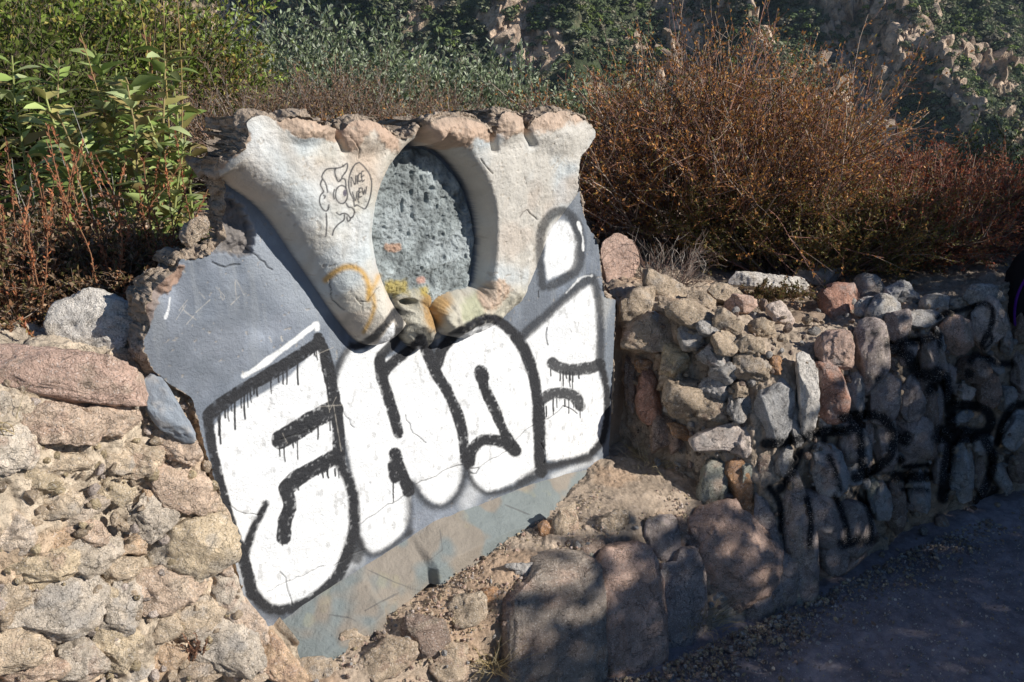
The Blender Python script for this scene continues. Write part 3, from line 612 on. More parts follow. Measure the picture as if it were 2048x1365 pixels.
LEFT = [(110,850,150,86,4,'pk'),(205,838,120,92,0,'pk'),(15,900,90,110,10,'wh'),(5,820,60,90,0,'gy'),(300,800,95,60,5,'gy'),(325,872,150,80,25,'pk'),(265,915,130,80,10,'ta'),(225,925,70,60,0,'ta'),
 (110,930,150,70,-4,'ta'),(60,960,120,70,0,'ye'),(155,1025,100,42,-8,'pw'),(170,998,75,30,-5,'pu'),(295,1030,110,90,-30,'gy'),(345,965,150,110,20,'pk'),(230,980,70,60,30,'ye'),(395,1000,70,90,0,'pk'),
 (375,1110,170,170,15,'ye'),(330,1165,150,120,10,'pk'),(20,1065,85,120,8,'pw'),(65,1135,150,90,5,'ye'),(175,1105,130,90,5,'gy'),(95,1010,110,60,0,'ta'),(165,1065,90,50,10,'pk'),(260,1095,60,50,0,'or'),
 (100,1215,180,130,0,'gy'),(235,1290,90,120,-5,'ye'),(235,1215,90,120,20,'gy'),(30,1295,120,110,0,'ta'),(150,1320,110,90,0,'gy'),(190,1180,70,60,0,'ye'),(475,1235,60,150,-32,'pk'),(455,1180,60,90,-20,'gy'),
 (400,1235,90,80,0,'ta'),(460,1305,140,110,30,'gy'),(335,1320,70,70,0,'or'),(320,1255,90,80,0,'ta'),(555,1320,70,150,-40,'or'),(400,1340,110,60,0,'br'),(275,1345,80,60,0,'gy'),(20,1190,70,70,0,'ta'),
 (60,1350,120,60,0,'pk'),(250,1140,60,60,0,'ta'),(435,1110,50,90,-15,'pk'),(430,1030,46,90,-12,'ta'),(500,1345,90,50,10,'br'),(355,905,60,60,30,'pw'),(300,1000,40,40,0,'or'),(85,885,40,40,0,'wh'),
 (60,790,70,60,0,'ta'),(265,740,90,70,30,'ta'),(230,770,80,60,10,'pw'),(392,462,58,44,-20,'br'),(110,1090,60,50,0,'or')]
for i, (x, y, w, h_, r_, c) in enumerate(LEFT):
    c = tuple(np.array(PAL[c])*.48+np.array([.74, .60, .44])*.55)
    put_stone('W', x, y, w, h_, r_, c, 100+i, parent=left_wall, dep=.75, grow=1.14, out=.42 if i > 3 else .55, sub=5 if w*h_ > 9000 else 4, rnd=.12, rough=1.7)
# slab fragment still stuck beside the slab
put_stone('M', 350, 832, 62, 150, -26, (.24, .27, .31), 901, name='slab_fragment', parent=left_wall, dep=.5, out=-.02, rnd=.0, mat='plaster', rough=1.2)

RIGHT = [(120,150,165,290,-6,'pk'),(335,235,240,110,22,'ta'),(480,365,240,130,22,'ta'),(225,310,180,150,0,'ta'),(280,450,250,170,15,'ta'),(530,300,150,90,28,'ta'),(655,400,160,100,25,'ta'),(700,315,130,90,10,'pk'),(900,350,160,90,25,'pw'),
 (820,420,130,90,25,'ta'),(390,575,130,150,8,'ye'),(375,640,110,110,0,'ta'),(470,470,130,120,30,'gy'),(580,560,150,110,10,'gy'),(640,620,130,110,15,'gy'),(750,600,150,120,25,'ta'),(870,590,60,80,0,'or'),(620,480,120,110,0,'ta'),(550,430,110,80,0,'gy'),(740,500,130,90,20,'ta'),
 (280,720,112,245,-4,'rd'),(192,670,56,260,-3,'br'),(250,590,70,60,0,'or'),(450,755,225,215,20,'ta'),(575,700,120,110,20,'gy'),(590,820,170,110,10,'ta'),(430,905,130,55,18,'or'),(320,920,110,160,-5,'br'),(395,950,80,110,0,'br'),(690,780,110,150,0,'gy'),(700,700,90,90,0,'ta'),
 (620,935,290,120,-14,'pw'),(710,940,110,170,10,'pw'),(850,805,165,290,-14,'bl'),(1008,740,118,370,-10,'wh'),(1120,695,145,300,-12,'rd'),(1240,720,92,225,4,'gy'),(1310,560,130,330,-10,'pu'),(1355,720,150,260,-10,'pu'),(1500,745,112,205,-4,'pu'),(1590,545,110,230,-20,'pu'),
 (1575,800,90,420,-8,'br'),(1712,455,145,195,-12,'pk'),(1855,405,155,250,4,'pw'),(1638,475,48,120,-4,'gy'),(1755,720,100,70,20,'pw'),(1790,600,130,130,0,'br'),(1850,690,100,190,-10,'br'),(1990,885,100,190,28,'bl'),(2015,620,70,190,0,'pu'),(1745,840,140,50,-12,'gy'),(1890,590,100,80,20,'gy'),
 (945,790,50,210,-8,'gy'),(965,900,60,140,-6,'gy'),(1100,870,60,90,0,'bl'),(1190,860,80,90,0,'pu'),(1205,950,110,210,0,'pu'),(1268,960,80,200,-8,'gy'),(1310,940,36,280,0,'pu'),(1370,950,105,250,-4,'pu'),(1088,1090,170,240,-16,'bl'),(1182,1120,42,220,-18,'bl'),(1500,930,160,260,-6,'pu'),(1225,1100,90,120,-10,'gy'),
 (905,1045,75,150,-4,'gy'),(812,1055,95,220,-10,'br'),(742,1085,120,110,10,'gn'),(565,1155,145,210,-4,'gn'),(700,1165,130,250,-16,'or'),(1345,1190,92,170,-2,'gn'),(1540,1190,110,220,0,'bl'),(1640,800,50,200,2,'pu'),(1650,1030,60,220,6,'pu'),(1750,1090,100,310,3,'bl'),(1835,970,90,95,0,'gy'),(1430,1165,60,90,0,'br'),(1430,1260,70,160,4,'br'),
 (1830,1120,60,180,4,'br'),(1930,1120,60,160,-25,'gy'),(2010,1080,80,140,0,'br'),(1690,660,60,140,0,'pu'),(1960,480,60,130,-10,'gy'),(1960,740,80,120,0,'gy'),(2020,400,80,160,0,'br'),(1430,400,110,170,0,'pu'),(1480,530,90,130,0,'pu')]
RIGHT2 = [(1633,1035,70,120,-12,'pu'),(1660,1080,60,130,-6,'pu'),(1700,1060,80,120,-14,'pu'),(1685,1125,110,42,-18,'pk'),(1597,1075,56,250,-7,'pu'),(1533,1080,46,180,-18,'pu'),(1502,1030,60,70,0,'or'),(1580,1190,46,60,0,'gn'),(1755,1000,46,90,0,'gy'),(1790,1020,34,110,0,'br'),(1885,1060,26,60,-20,'br'),
 (1730,585,60,70,0,'gy'),(1760,620,70,60,0,'bl'),(1840,640,90,36,0,'gy'),(1870,610,60,40,0,'gy'),(1560,1160,60,110,-6,'pu')]
for i, (u, v, w, h_, r_, c) in enumerate(RIGHT):
    x, y = D_([(u, v)])[0]; w /= 2.36; h_ /= 2.36
    dk = i >= 33
    put_stone('U', x, y, w, h_, -r_ if False else r_, c, 300+i, parent=right_wall, dep=.8, out=.66 if dk else .58, sub=4, rnd=.18 if dk else .0, grow=1.16 if dk else 1.24, box=.12, spray=True, rough=1.35 if dk else 1.6)
for i, (x, y, w, h_, r_, c) in enumerate(RIGHT2):
    put_stone('U', x, y, w, h_, r_, c, 450+i, parent=right_wall, dep=.8, out=.6, sub=4, rnd=.7, spray=True)
FRONT = [(1092,1262,172,262,-2,(.43,.36,.30)),(1250,1235,118,255,-5,'pk'),(1345,1215,62,170,-3,'pu'),(1372,1195,60,170,0,'pu'),(1316,1085,66,105,-8,'pu'),(1359,1072,28,70,0,'br'),(1455,1110,165,190,-6,'pk'),(1165,1165,62,105,-8,'gn'),(1525,1205,80,70,-8,'pu'),(1550,1150,50,140,-8,'pu'),
 (1135,1062,60,110,8,'ta'),(1098,1064,40,46,0,'or'),(1230,1050,60,60,0,'ta'),(870,1148,44,44,0,'pk'),(905,1142,60,40,0,'ta'),(975,1190,46,40,0,'or'),(935,1215,70,70,0,'ta'),(850,1270,90,90,0,'br'),(905,1330,90,90,10,'ta'),(770,1320,120,80,-10,'ta'),(1060,1140,100,36,10,'gy'),
 (700,1290,70,60,0,'ta'),(1185,1110,60,60,0,'br'),(1270,1130,50,70,0,'rd'),(640,1345,90,60,0,'ta'),(1040,1350,80,60,0,'br'),(1450,1190,70,40,0,'gy')]
for i, (x, y, w, h_, r_, c) in enumerate(FRONT):
    put_stone('L', x, y, w, h_, r_, c, 600+i, parent=front_wall, dep=.55, grow=1.2 if i < 10 else 1.1, out=.62 if i < 10 else .45, sub=5 if w > 90 else 4, rnd=.35 if i < 10 else .1, box=.34 if i < 4 else .12, slab=i < 4, rough=1.4)
# small rubble bedded in the mortar: one uncountable part per wall
def rubble(kind, parent, boxpx, n, seed, cols, size=(9, 26), spray=False, avoid=None):
    r = np.random.default_rng(seed); V0, F0 = ico(2); Vs, Fs, Cs = [], [], []
    for k in range(n):
        x = r.uniform(boxpx[0], boxpx[2]); y = r.uniform(boxpx[1], boxpx[3])
        if avoid is not None and inside(np.array([x]), np.array([y]), avoid)[0]: continue
        P = surf_hit(kind, x, y)
        if P is None or (kind == 'U' and y > 690 and abs(P[2]-.78) < 1e-6): continue
        s_ = r.uniform(*size)*r.uniform(.5, 1)/FPX*depth(P)/2; V = V0.copy()
        for q in range(7):
            nn = r.normal(size=3); nn /= np.linalg.norm(nn); V -= np.maximum(0, V@nn-r.uniform(.5, .85))[:, None]*nn
        V = V*s_*r.uniform(.6, 1.3, 3); A = np.linalg.qr(r.normal(size=(3, 3)))[0]; V = V@A+P+NRM[kind]*r.uniform(.0, .02)
        Fs.append(F0+len(V0)*len(Vs)); Vs.append(V); Cs.append(np.tile(np.array(PAL[cols[r.integers(len(cols))]])*r.uniform(.6, 1.0), (len(V0), 1)))
    V = np.concatenate(Vs); C_c = np.concatenate(Cs)
    if spray: s = spray_mask(V)[:, None]*.96; C_c = C_c*(1-s)+s*.013
    o = mesh('rubble', V, np.concatenate(Fs), M['granite'], parent, C_c, smooth=False); o['kind'] = 'stuff'; return o
rubble('W', left_wall, (-60, 760, 520, 1420), 420, 5, ['ta', 'ta', 'ye', 'pw'], (8, 40), avoid=OUT)
rubble('U', right_wall, (1262, 600, 2120, 1180), 800, 6, ['ta', 'br', 'gy', 'ta'], (8, 28), True, avoid=OUT)
rubble('L', front_wall, (560, 1050, 1600, 1420), 700, 8, ['ta', 'pk', 'gy', 'br'], (5, 18), avoid=OUT)
# ------------------------------------------------------------ the painted plaster ledge along the foot of the slab
def ledge():
    nu, nv = 700, 120; s = np.linspace(-.06, 1.12, nu)
    e_in = .006; U_, V_ = np.meshgrid(s, np.linspace(0, 1, nv), indexing='ij')
    wid = .118-.03*sst(.25, .5, U_)-.055*sst(.75, 1.08, U_)+.012*fbm(np.stack([U_.ravel()*6, 0*U_.ravel(), 0*U_.ravel()], 1), 1, 3, 4).reshape(U_.shape)-.03*sst(.02, .0, np.abs(U_-.33)-.07)
    d = e_in-.02+(wid+.02)*V_; z = np.interp(U_, [0, .075, .22, .36, .48, .7, .9, 1.07, 1.24], [.333, .353, .377, .402, .421, .407, .388, .367, .361])+.002-.075*V_**.9-.04*sst(.93, 1., V_)
    P = mon(U_.ravel(), z.ravel(), d.ravel()); nz = fbm(P, 30, 3, 3); P[:, 2] += nz*.003
    P[:, 2] -= .02*sst(.0, .03, .03-U_.ravel()*0+0)*0
    x, y = proj(P); c = np.array([[.24, .21, .175]])*(1+.2*fbm(P, 14, 3, 5))[:, None]
    g = sst(-.05, .25, fbm(P*np.array([1, 1, 1]), 9, 3, 7))[:, None]; c = c*(1-g*.85)+g*.85*np.array([[.17, .205, .21]])
    w = sst(.16, .02, V_.ravel()+.08*nz)[:, None]*.8; c = c*(1-w)+w*np.array([[.22, .22, .22]])
    yl = sst(.25, .5, fbm(P+9, 16, 3, 8))[:, None]*.25; c = c*(1-yl)+yl*np.array([[.33, .31, .18]])
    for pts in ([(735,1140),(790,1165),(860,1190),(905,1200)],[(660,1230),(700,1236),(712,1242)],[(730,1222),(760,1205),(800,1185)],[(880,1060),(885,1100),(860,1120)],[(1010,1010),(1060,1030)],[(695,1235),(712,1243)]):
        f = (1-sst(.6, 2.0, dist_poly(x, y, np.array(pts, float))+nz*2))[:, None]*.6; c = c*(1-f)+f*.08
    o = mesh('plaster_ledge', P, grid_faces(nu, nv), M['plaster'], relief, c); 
    G = P.reshape(nu, nv, 3)
    if normals(G)[..., 2].mean() < 0: o.data.flip_normals()
ledge()
# ------------------------------------------------------------ loose boulders (each a thing)
LOOSE = [('W',172,655,150,128,24,'wh','angular pale boulder with a flat white face leaning on the left wall by the slab',.6,1.35,.1),
 ('W',110,742,285,100,8,'pk','big pink granite boulder lying along the top of the left wall',.8,.7,.15),
 ('U',1672,605,112,92,4,'rd','reddish orange boulder with a dark crack on top of the right wall',.8,.6,.35),
 ('U',1638,552,96,56,0,'wh','rounded white boulder at the back edge of the wall top by the red bush',.9,.6,.45),
 ('U',1530,566,165,36,3,'wh','long flat white stone lying on the wall top below the red bush',.9,.6,.3),
 ('U',1672,702,78,76,0,'pk','tan pink boulder resting half sunlit on the rim of the right wall',.8,.6,.35),
 ('U',1802,588,66,48,12,'bl','small bluish grey stone on the shaded part of the wall top',.8,.6,.35),
 ('U',1966,592,86,44,4,'gy','grey boulder on the wall top right beside the black backpack',.8,.6,.4),
 ('U',1460,596,90,40,18,'ta','small tan stone on the dirt of the wall top, next to the long white one',.8,.5,.3),
 ('U',1730,615,50,40,0,'bl','little pale stone tucked behind the reddish orange boulder',.8,.5,.3)]
for i, (k, x, y, w, h_, r_, c, lab, dep, out, rnd) in enumerate(LOOSE):
    o, P = put_stone(k, x, y, w, h_, r_, c, 800+i, name='boulder', dep=dep, out=out, sub=5, rnd=rnd, rough=1.1, spray=(x > 1780))
    origin_to(o, P); tag(o, lab, 'boulder', 'loose boulders on the walls')
# ------------------------------------------------------------ ground
def heightsheet(name, x0, x1, y0, y1, nx, ny, fz, mat, color, kind='structure', amp=.006):
    X, Y = np.meshgrid(np.linspace(x0, x1, nx), np.linspace(y0, y1, ny), indexing='ij'); X = X.ravel(); Y = Y.ravel(); z = fz(X, Y)
    P = np.stack([X, Y, z], 1); q = P.copy(); q[:, 2] = 0
    P[:, 2] += fbm(q, 3, 3, 3)*amp*2.2+fbm(q, 22, 3, 6)*amp+fbm(q, 90, 3, 9)*amp*.5
    c = np.array([color])*(1+.3*fbm(q, 5, 4, 12))[:, None]*(1+.25*fbm(q, 60, 2, 14))[:, None]
    o = mesh(name, P, grid_faces(nx, ny), mat, None, c); tag(o, kind=kind); return o
heightsheet('trail', -.7, 4.0, .6, 3.4, 760, 480, lambda X, Y: -.0+.02*sst(2.2, 3.0, Y), M['dirt'], (.36, .315, .33))
far_trail = heightsheet('trail_ground', -30, 40, -30, 3.2, 160, 110, lambda X, Y: -.03+0*X, M['dirt'], (.29, .25, .22), amp=.004)
def wall_line(X): return np.where(X < .36, 1.585+.917*(X+.554)+.09, np.where(X < .9, 2.60+0*X, 2.60+.44*(X-.9)))
def back_z(X, Y):
    side = sst(.45, -.5, X); z = .735+.27*side*sst(6.0, 3.0, Y); lip = sst(4.4, 8, Y+.3*np.sin(X*1.3)); z = z-lip*1.1-np.maximum(0, Y-6.5)*.62
    return z-2.2*sst(.0, -.12, Y-wall_line(X))
gx_ = np.concatenate([np.linspace(-14, -2.2, 60)[:-1], np.linspace(-2.2, 3.6, 640), np.linspace(3.6, 22, 90)[1:]]); gy_ = np.concatenate([np.linspace(.2, 4.6, 500), np.linspace(4.6, 44, 200)[1:]])
def back_ground():
    X, Y = np.meshgrid(gx_, gy_, indexing='ij'); nx, ny = X.shape; X = X.ravel(); Y = Y.ravel(); P = np.stack([X, Y, back_z(X, Y)], 1); q = P.copy(); q[:, 2] = 0
    P[:, 2] += fbm(q, 3, 3, 3)*.03+fbm(q, 22, 3, 6)*.010+fbm(q, 90, 3, 9)*.004
    F = grid_faces(nx, ny); ok = (Y-wall_line(X)) > -.13; F = F[ok[F].all(1)]
    c = np.array([(.36, .27, .20)])*(1+.3*fbm(q, 5, 4, 12))[:, None]*(1+.3*fbm(q, 60, 2, 14))[:, None]
    o = mesh('ground', P, F, M['dirt'], None, c); tag(o, kind='structure'); return o
back_ground()
# pebbles on the trail and crumbs on the ledge
def pebbles(name, n, fpos, size, cols, seed, sub=1):
    r = np.random.default_rng(seed); V0, F0 = ico(sub); m = len(V0); Ps = fpos(r, n); n = len(Ps)
    s_ = r.uniform(size[0], size[1], (n, 1, 1))*r.random((n, 1, 1))**.8; V = V0[None]*r.uniform(.55, 1.2, (n, 1, 3))*(1+.25*r.normal(size=(n, m, 1))).clip(.6, 1.4)
    a = r.uniform(0, 6.28, n); R = np.zeros((n, 3, 3)); R[:, 0, 0] = np.cos(a); R[:, 0, 1] = -np.sin(a); R[:, 1, 0] = np.sin(a); R[:, 1, 1] = np.cos(a); R[:, 2, 2] = 1
    V = np.einsum('nmk,njk->nmj', V, R)*s_+Ps[:, None]
    C_ = np.array([PAL[c] for c in cols])[r.integers(len(cols), size=n)]*r.uniform(.7, 1.25, (n, 1)); C_ = np.repeat(C_, m, 0)
    F = (F0[None]+(np.arange(n)*m)[:, None, None]).reshape(-1, 3)
    o = mesh(name, V.reshape(-1, 3), F, M['granite'], None, C_, smooth=False); tag(o, kind='stuff'); return o
def f_trail(r, n):
    X = r.uniform(-.1, 3, n); Y = r.uniform(1.1, 3.0, n); k = Y < 1.62+.583*X; return np.stack([X[k], Y[k], np.full(k.sum(), .008)], 1)
o = pebbles('gravel', 36000, f_trail, (.001, .0055), ['gy', 'wh', 'pu', 'ta', 'gy'], 4); tag(o, 'fine gravel and small stones scattered over the shaded trail', 'gravel')
def f_ledge(r, n):
    x = r.uniform(540, 1380, n); y = r.uniform(980, 1340, n); out = []
    for a, b in zip(x, y):
        P = surf_hit('L', a, b)
        if P is not None and (P[2] > .2) and ((P[:2]-O2)@N2 > .09): out.append(P+np.array([0, 0, .004]))
    return np.array(out)
o = pebbles('ledge_gravel', 9000, f_ledge, (.0015, .0055), ['ta', 'pw', 'pk', 'ye'], 5); tag(o, 'loose granite crumbs lying on the dirt ledge below the slab', 'gravel')

def f_foot(r, n):
    t = r.random(n); A = np.array(LA); k = np.array([(.05,1.76),(.34,1.80),(.60,1.96),(.80,2.07),(1.39,2.44),(1.86,2.68),(2.4,3.0)]); i = np.minimum(5, (t*6).astype(int)); f = (t*6-i)[:, None]; P = k[i]*(1-f)+k[i+1]*f
    off = np.abs(r.normal(size=n))*.06; return np.stack([P[:, 0]+off*.5, P[:, 1]-off*.86, np.full(n, .010)], 1)
o = pebbles('foot_litter', 5000, f_foot, (.002, .010), ['ta', 'br', 'gy', 'br', 'ye'], 44); tag(o, 'crumbled mortar, chips and leaf bits gathered along the foot of the wall', 'litter')
# ------------------------------------------------------------ twigs and leaves
def tubes(paths, rad, sides=3):
    """paths (n,k,3), rad (n,k) -> verts, quads"""
    n, k, _ = paths.shape; t = np.gradient(paths, axis=1); t /= np.linalg.norm(t, axis=2, keepdims=True)+1e-9
    ref = np.where(np.abs(t[..., 2:3]) < .9, np.array([0, 0, 1.]), np.array([1., 0, 0])); a = np.cross(t, ref); a /= np.linalg.norm(a, axis=2, keepdims=True)+1e-9; b = np.cross(t, a)
    ang = np.arange(sides)*2*math.pi/sides
    V = paths[:, :, None]+rad[:, :, None, None]*(a[:, :, None]*np.cos(ang)[None, None, :, None]+b[:, :, None]*np.sin(ang)[None, None, :, None])
    idx = np.arange(n*k*sides).reshape(n, k, sides); i0 = idx[:, :-1]; i1 = idx[:, 1:]; j0 = np.roll(i0, -1, 2); j1 = np.roll(i1, -1, 2)
    return V.reshape(-1, 3), np.stack([i0, j0, j1, i1], -1).reshape(-1, 4)
def curves(r, start, dirs, length, k=6, wig=.15, up=0.0):
    n = len(start); P = np.empty((n, k, 3)); P[:, 0] = start; d = dirs/np.linalg.norm(dirs, axis=1, keepdims=True); st = (length/(k-1))[:, None]
    for j in range(1, k):
        d = d+r.normal(size=(n, 3))*wig; d[:, 2] += up; d /= np.linalg.norm(d, axis=1, keepdims=True); P[:, j] = P[:, j-1]+d*st
    return P
def sample_on(r, P, per, lo=.2, hi=1.0):
    n, k, _ = P.shape; i = np.repeat(np.arange(n), per); t = r.uniform(lo, hi, n*per)*(k-1); j = np.minimum(k-2, t.astype(int)); f = (t-j)[:, None]
    return P[i, j]*(1-f)+P[i, j+1]*f, P[i, j+1]-P[i, j], i
def leaves(r, C, D, L, W, bend=.2):
    """diamond leaves: centre, direction, length, width"""
    n = len(C); D = D/(np.linalg.norm(D, axis=1, keepdims=True)+1e-9); u = np.cross(D, r.normal(size=(n, 3))); u /= np.linalg.norm(u, axis=1, keepdims=True)+1e-9; w = np.cross(D, u)
    L = L[:, None]; W = W[:, None]; V = np.stack([C, C+D*L*.5+u*W*.5+w*W*bend, C+D*L, C+D*L*.5-u*W*.5+w*W*bend], 1)
    return V.reshape(-1, 3), np.arange(n*4).reshape(n, 4)
def colors(r, n, rep, pal, wts=None, var=.25):
    c = np.array(pal)[r.choice(len(pal), size=n, p=wts)]*(1+var*r.normal(size=(n, 1))).clip(.4, 1.9); return np.repeat(c, rep, 0)
def bush(name, label, cat, base, rad, height, seed, n1=60, n2=9, n3=5, leafn=3, leafL=(.008, .02), leafW=.35, stemc=(.16, .11, .08), pal=None, wts=None, lean=(0, 0), thick=1.0, fan=1.0, group=None, wig=.13, up=.04, squash=None, leaf_hi=1.0, leaf_lo=.1, r3=.0011, clip=None, trunkfrac=.5):
    r = np.random.default_rng(seed); base = np.array(base, float)
    a = r.uniform(0, 2*math.pi, n1); q = r.random(n1)**.5
    st = base+np.stack([np.cos(a)*q*rad[0]*.35, np.sin(a)*q*rad[1]*.35, np.zeros(n1)], 1)
    d = np.stack([np.cos(a)*q*rad[0]*fan+lean[0], np.sin(a)*q*rad[1]*fan+lean[1], height*(1.05-.35*q)], 1); L = np.linalg.norm(d, axis=1)*r.uniform(.6, .95, n1)*trunkfrac*1.5
    P1_ = curves(r, st, d, L, 8, wig*.6, up*.5)
    s2, d2, i2 = sample_on(r, P1_, n2, .2, 1); L2 = height*r.uniform(.2, .48, len(s2)); dd = d2/np.linalg.norm(d2, axis=1, keepdims=True)+r.normal(size=s2.shape)*.42; P2 = curves(r, s2, dd, L2, 6, wig, up)
    s3, d3, i3 = sample_on(r, P2, n3, .15, 1); L3 = height*r.uniform(.06, .2, len(s3)); dd = d3/np.linalg.norm(d3, axis=1, keepdims=True)+r.normal(size=s3.shape)*.5; P3 = curves(r, s3, dd, L3, 4, wig, up)
    root = thing(name, label, cat, group, base.tolist()); Vs, Fs, Cs = [], [], []; off = 0
    for P_, r0, r1 in ((P1_, .0055*thick, .0025*thick), (P2, .0026*thick, .0013*thick), (P3, r3*thick, r3*.5*thick)):
        rr = np.linspace(r0, r1, P_.shape[1])[None]*r.uniform(.7, 1.2, (len(P_), 1)); V, F = tubes(P_, rr); Vs.append(V-base); Fs.append(F+off); off += len(V)
        Cs.append(colors(r, len(P_), P_.shape[1]*3, [stemc] if isinstance(stemc[0], float) else stemc, None, .22))
    mesh('stems', np.concatenate(Vs), np.concatenate(Fs), M['stem'], root, np.concatenate(Cs))
    if leafn:
        c_, d_, _ = sample_on(r, P3, leafn, leaf_lo, leaf_hi); d_ = d_/np.linalg.norm(d_, axis=1, keepdims=True)+r.normal(size=c_.shape)*.55
        c2_, d2_, _ = sample_on(r, P2, leafn*2, .3, 1); d2_ = d2_/np.linalg.norm(d2_, axis=1, keepdims=True)+r.normal(size=c2_.shape)*.6; c_ = np.concatenate([c_, c2_]); d_ = np.concatenate([d_, d2_])
        L = r.uniform(leafL[0], leafL[1], len(c_)); V, F = leaves(r, c_, d_, L, L*leafW*r.uniform(.7, 1.3, len(L)))
        mesh('leaves', V-base, F, M['leaf'], root, colors(r, len(c_), 4, pal, wts), smooth=False)
    return root
RB = [(.44,.19,.06),(.52,.26,.07),(.28,.12,.045),(.24,.19,.05),(.56,.28,.09),(.15,.14,.04)]
RR = [(.36,.10,.05),(.40,.14,.055),(.26,.07,.045),(.20,.14,.05),(.42,.19,.08)]
BR = [(.22,.12,.07),(.28,.16,.09),(.30,.20,.12),(.17,.12,.07),(.20,.16,.06)]
stR = [(.20,.12,.10),(.28,.15,.12),(.14,.09,.07),(.34,.27,.22)]
stG = [(.30,.25,.22),(.38,.34,.30),(.20,.15,.12),(.24,.15,.11)]
# the big red brown bushes on the right
def gy(x, y): return (x, y, float(back_z(np.array([x]), np.array([y]))[0])-.01)
bush('buckwheat_bush', 'tall spreading rust brown bush filling the middle right, directly right of the slab', 'bush', gy(.78, 3.35), (.74, .5), .93, 11, 120, 10, 6, 6, (.008, .019), .45, stR, RB, [.3,.25,.15,.14,.1,.06], fan=.95, thick=.95, group='red brown bushes behind the wall')
bush('buckwheat_bush', 'lower redder bush at the right with branches sweeping out to the right', 'bush', gy(1.52, 3.35), (.66, .5), .50, 12, 110, 10, 6, 6, (.007, .016), .45, stR, RR, None, lean=(.06, 0), fan=.95, thick=.75, group='red brown bushes behind the wall')
bush('buckwheat_bush', 'greenish brown low bush in front between the two red brown bushes', 'bush', gy(1.12, 3.12), (.62, .25), .42, 13, 90, 10, 8, 7, (.007, .016), .45, stR, [(.24,.19,.05),(.18,.17,.05),(.34,.18,.06),(.13,.13,.04)], None, thick=.7, group='red brown bushes behind the wall')
bush('buckwheat_bush', 'dark red low bush at the far right behind the wall stones', 'bush', gy(1.85, 3.55), (.3, .3), .18, 14, 90, 9, 7, 7, (.007, .016), .45, stR, RR, None, thick=.7, group='red brown bushes behind the wall')
bush('bare_bush', 'pale bare twiggy bush right beside the right edge of the slab', 'bush', gy(.50, 2.78), (.20, .14), .30, 15, 26, 6, 3, 0, stemc=[(.30,.27,.24),(.24,.18,.15),(.18,.12,.10)], thick=.55, wig=.25)
# brown scrub behind the slab
for i, (x, y, w, h_, pal, lab) in enumerate([(-1.02,3.3,.45,.58,BR,'greyish brown dry bush behind the left end of the slab, beside the leafy plant'),(-.62,3.5,.5,.62,BR,'tangled brown bush behind the left horn of the slab'),(-.22,3.25,.45,.55,BR,'dry brown bush showing above the notch between the horns'),
    (.10,3.7,.42,.52,RR,'dark reddish low bush behind the right horn of the slab'),(.42,3.9,.45,.62,RR,'dark red bush between the grey green shrub and the tall rust bush'),(-.42,3.0,.4,.45,RB,'orange brown low bush just behind the top edge of the slab')]):
    bush('scrub_bush', lab, 'bush', gy(x, y), (w, w*.7), h_*.85, 30+i, 70, 9, 7, 4, (.007, .016), .4, stG, pal, None, thick=.7, group='brown scrub behind the slab')
OL = [(.20,.25,.13),(.27,.32,.19),(.14,.18,.09),(.34,.39,.26),(.42,.45,.34)]
def px_base(px_, Y, z): x = (px_-1024)/FPX*(Y*cp-(z-1.6)*sp); return (x, Y, z)
bush('olive_shrub', 'tall grey green shrub behind the brown scrub, left of centre at the top', 'shrub', px_base(640, 5.6, .35), (1.0, .7), 1.42, 41, 70, 11, 9, 9, (.022, .046), .42, (.14,.12,.10), OL, None, fan=.75, group='grey green shrubs')
bush('olive_shrub', 'rounded grey green shrub at the top centre, above the right horn', 'shrub', px_base(1000, 5.6, .3), (1.05, .7), 1.2, 42, 70, 11, 9, 9, (.022, .044), .42, (.14,.12,.10), OL, None, fan=.85, group='grey green shrubs')
bush('olive_shrub', 'small yellowish olive shrub in front of the tall grey green one', 'shrub', px_base(620, 4.4, .75), (.5, .4), .5, 43, 45, 9, 7, 4, (.008, .02), .3, (.14,.12,.08), [(.19,.18,.05),(.15,.15,.05),(.24,.21,.08)], None)
bush('olive_shrub', 'little dark green shrub at the left foot of the rounded grey green one', 'shrub', px_base(870, 4.6, .6), (.35, .35), .6, 44, 40, 9, 7, 5, (.014, .03), .42, (.14,.12,.10), [(.08,.10,.05),(.12,.14,.07)], None)
bush('dark_shrub', 'dark green shrub at the right edge of the picture behind the wall', 'shrub', px_base(2030, 3.75, .55), (.45, .4), .72, 45, 55, 9, 7, 6, (.01, .024), .45, (.10,.08,.06), [(.09,.12,.04),(.13,.16,.05),(.20,.21,.08)], None)
bush('dark_shrub', 'low green shrub right of the red bush, under the canyon slope', 'shrub', px_base(1960, 4.0, .5), (.45, .4), .55, 46, 45, 9, 7, 5, (.01, .024), .45, (.10,.08,.06), [(.07,.09,.03),(.12,.13,.05)], None)
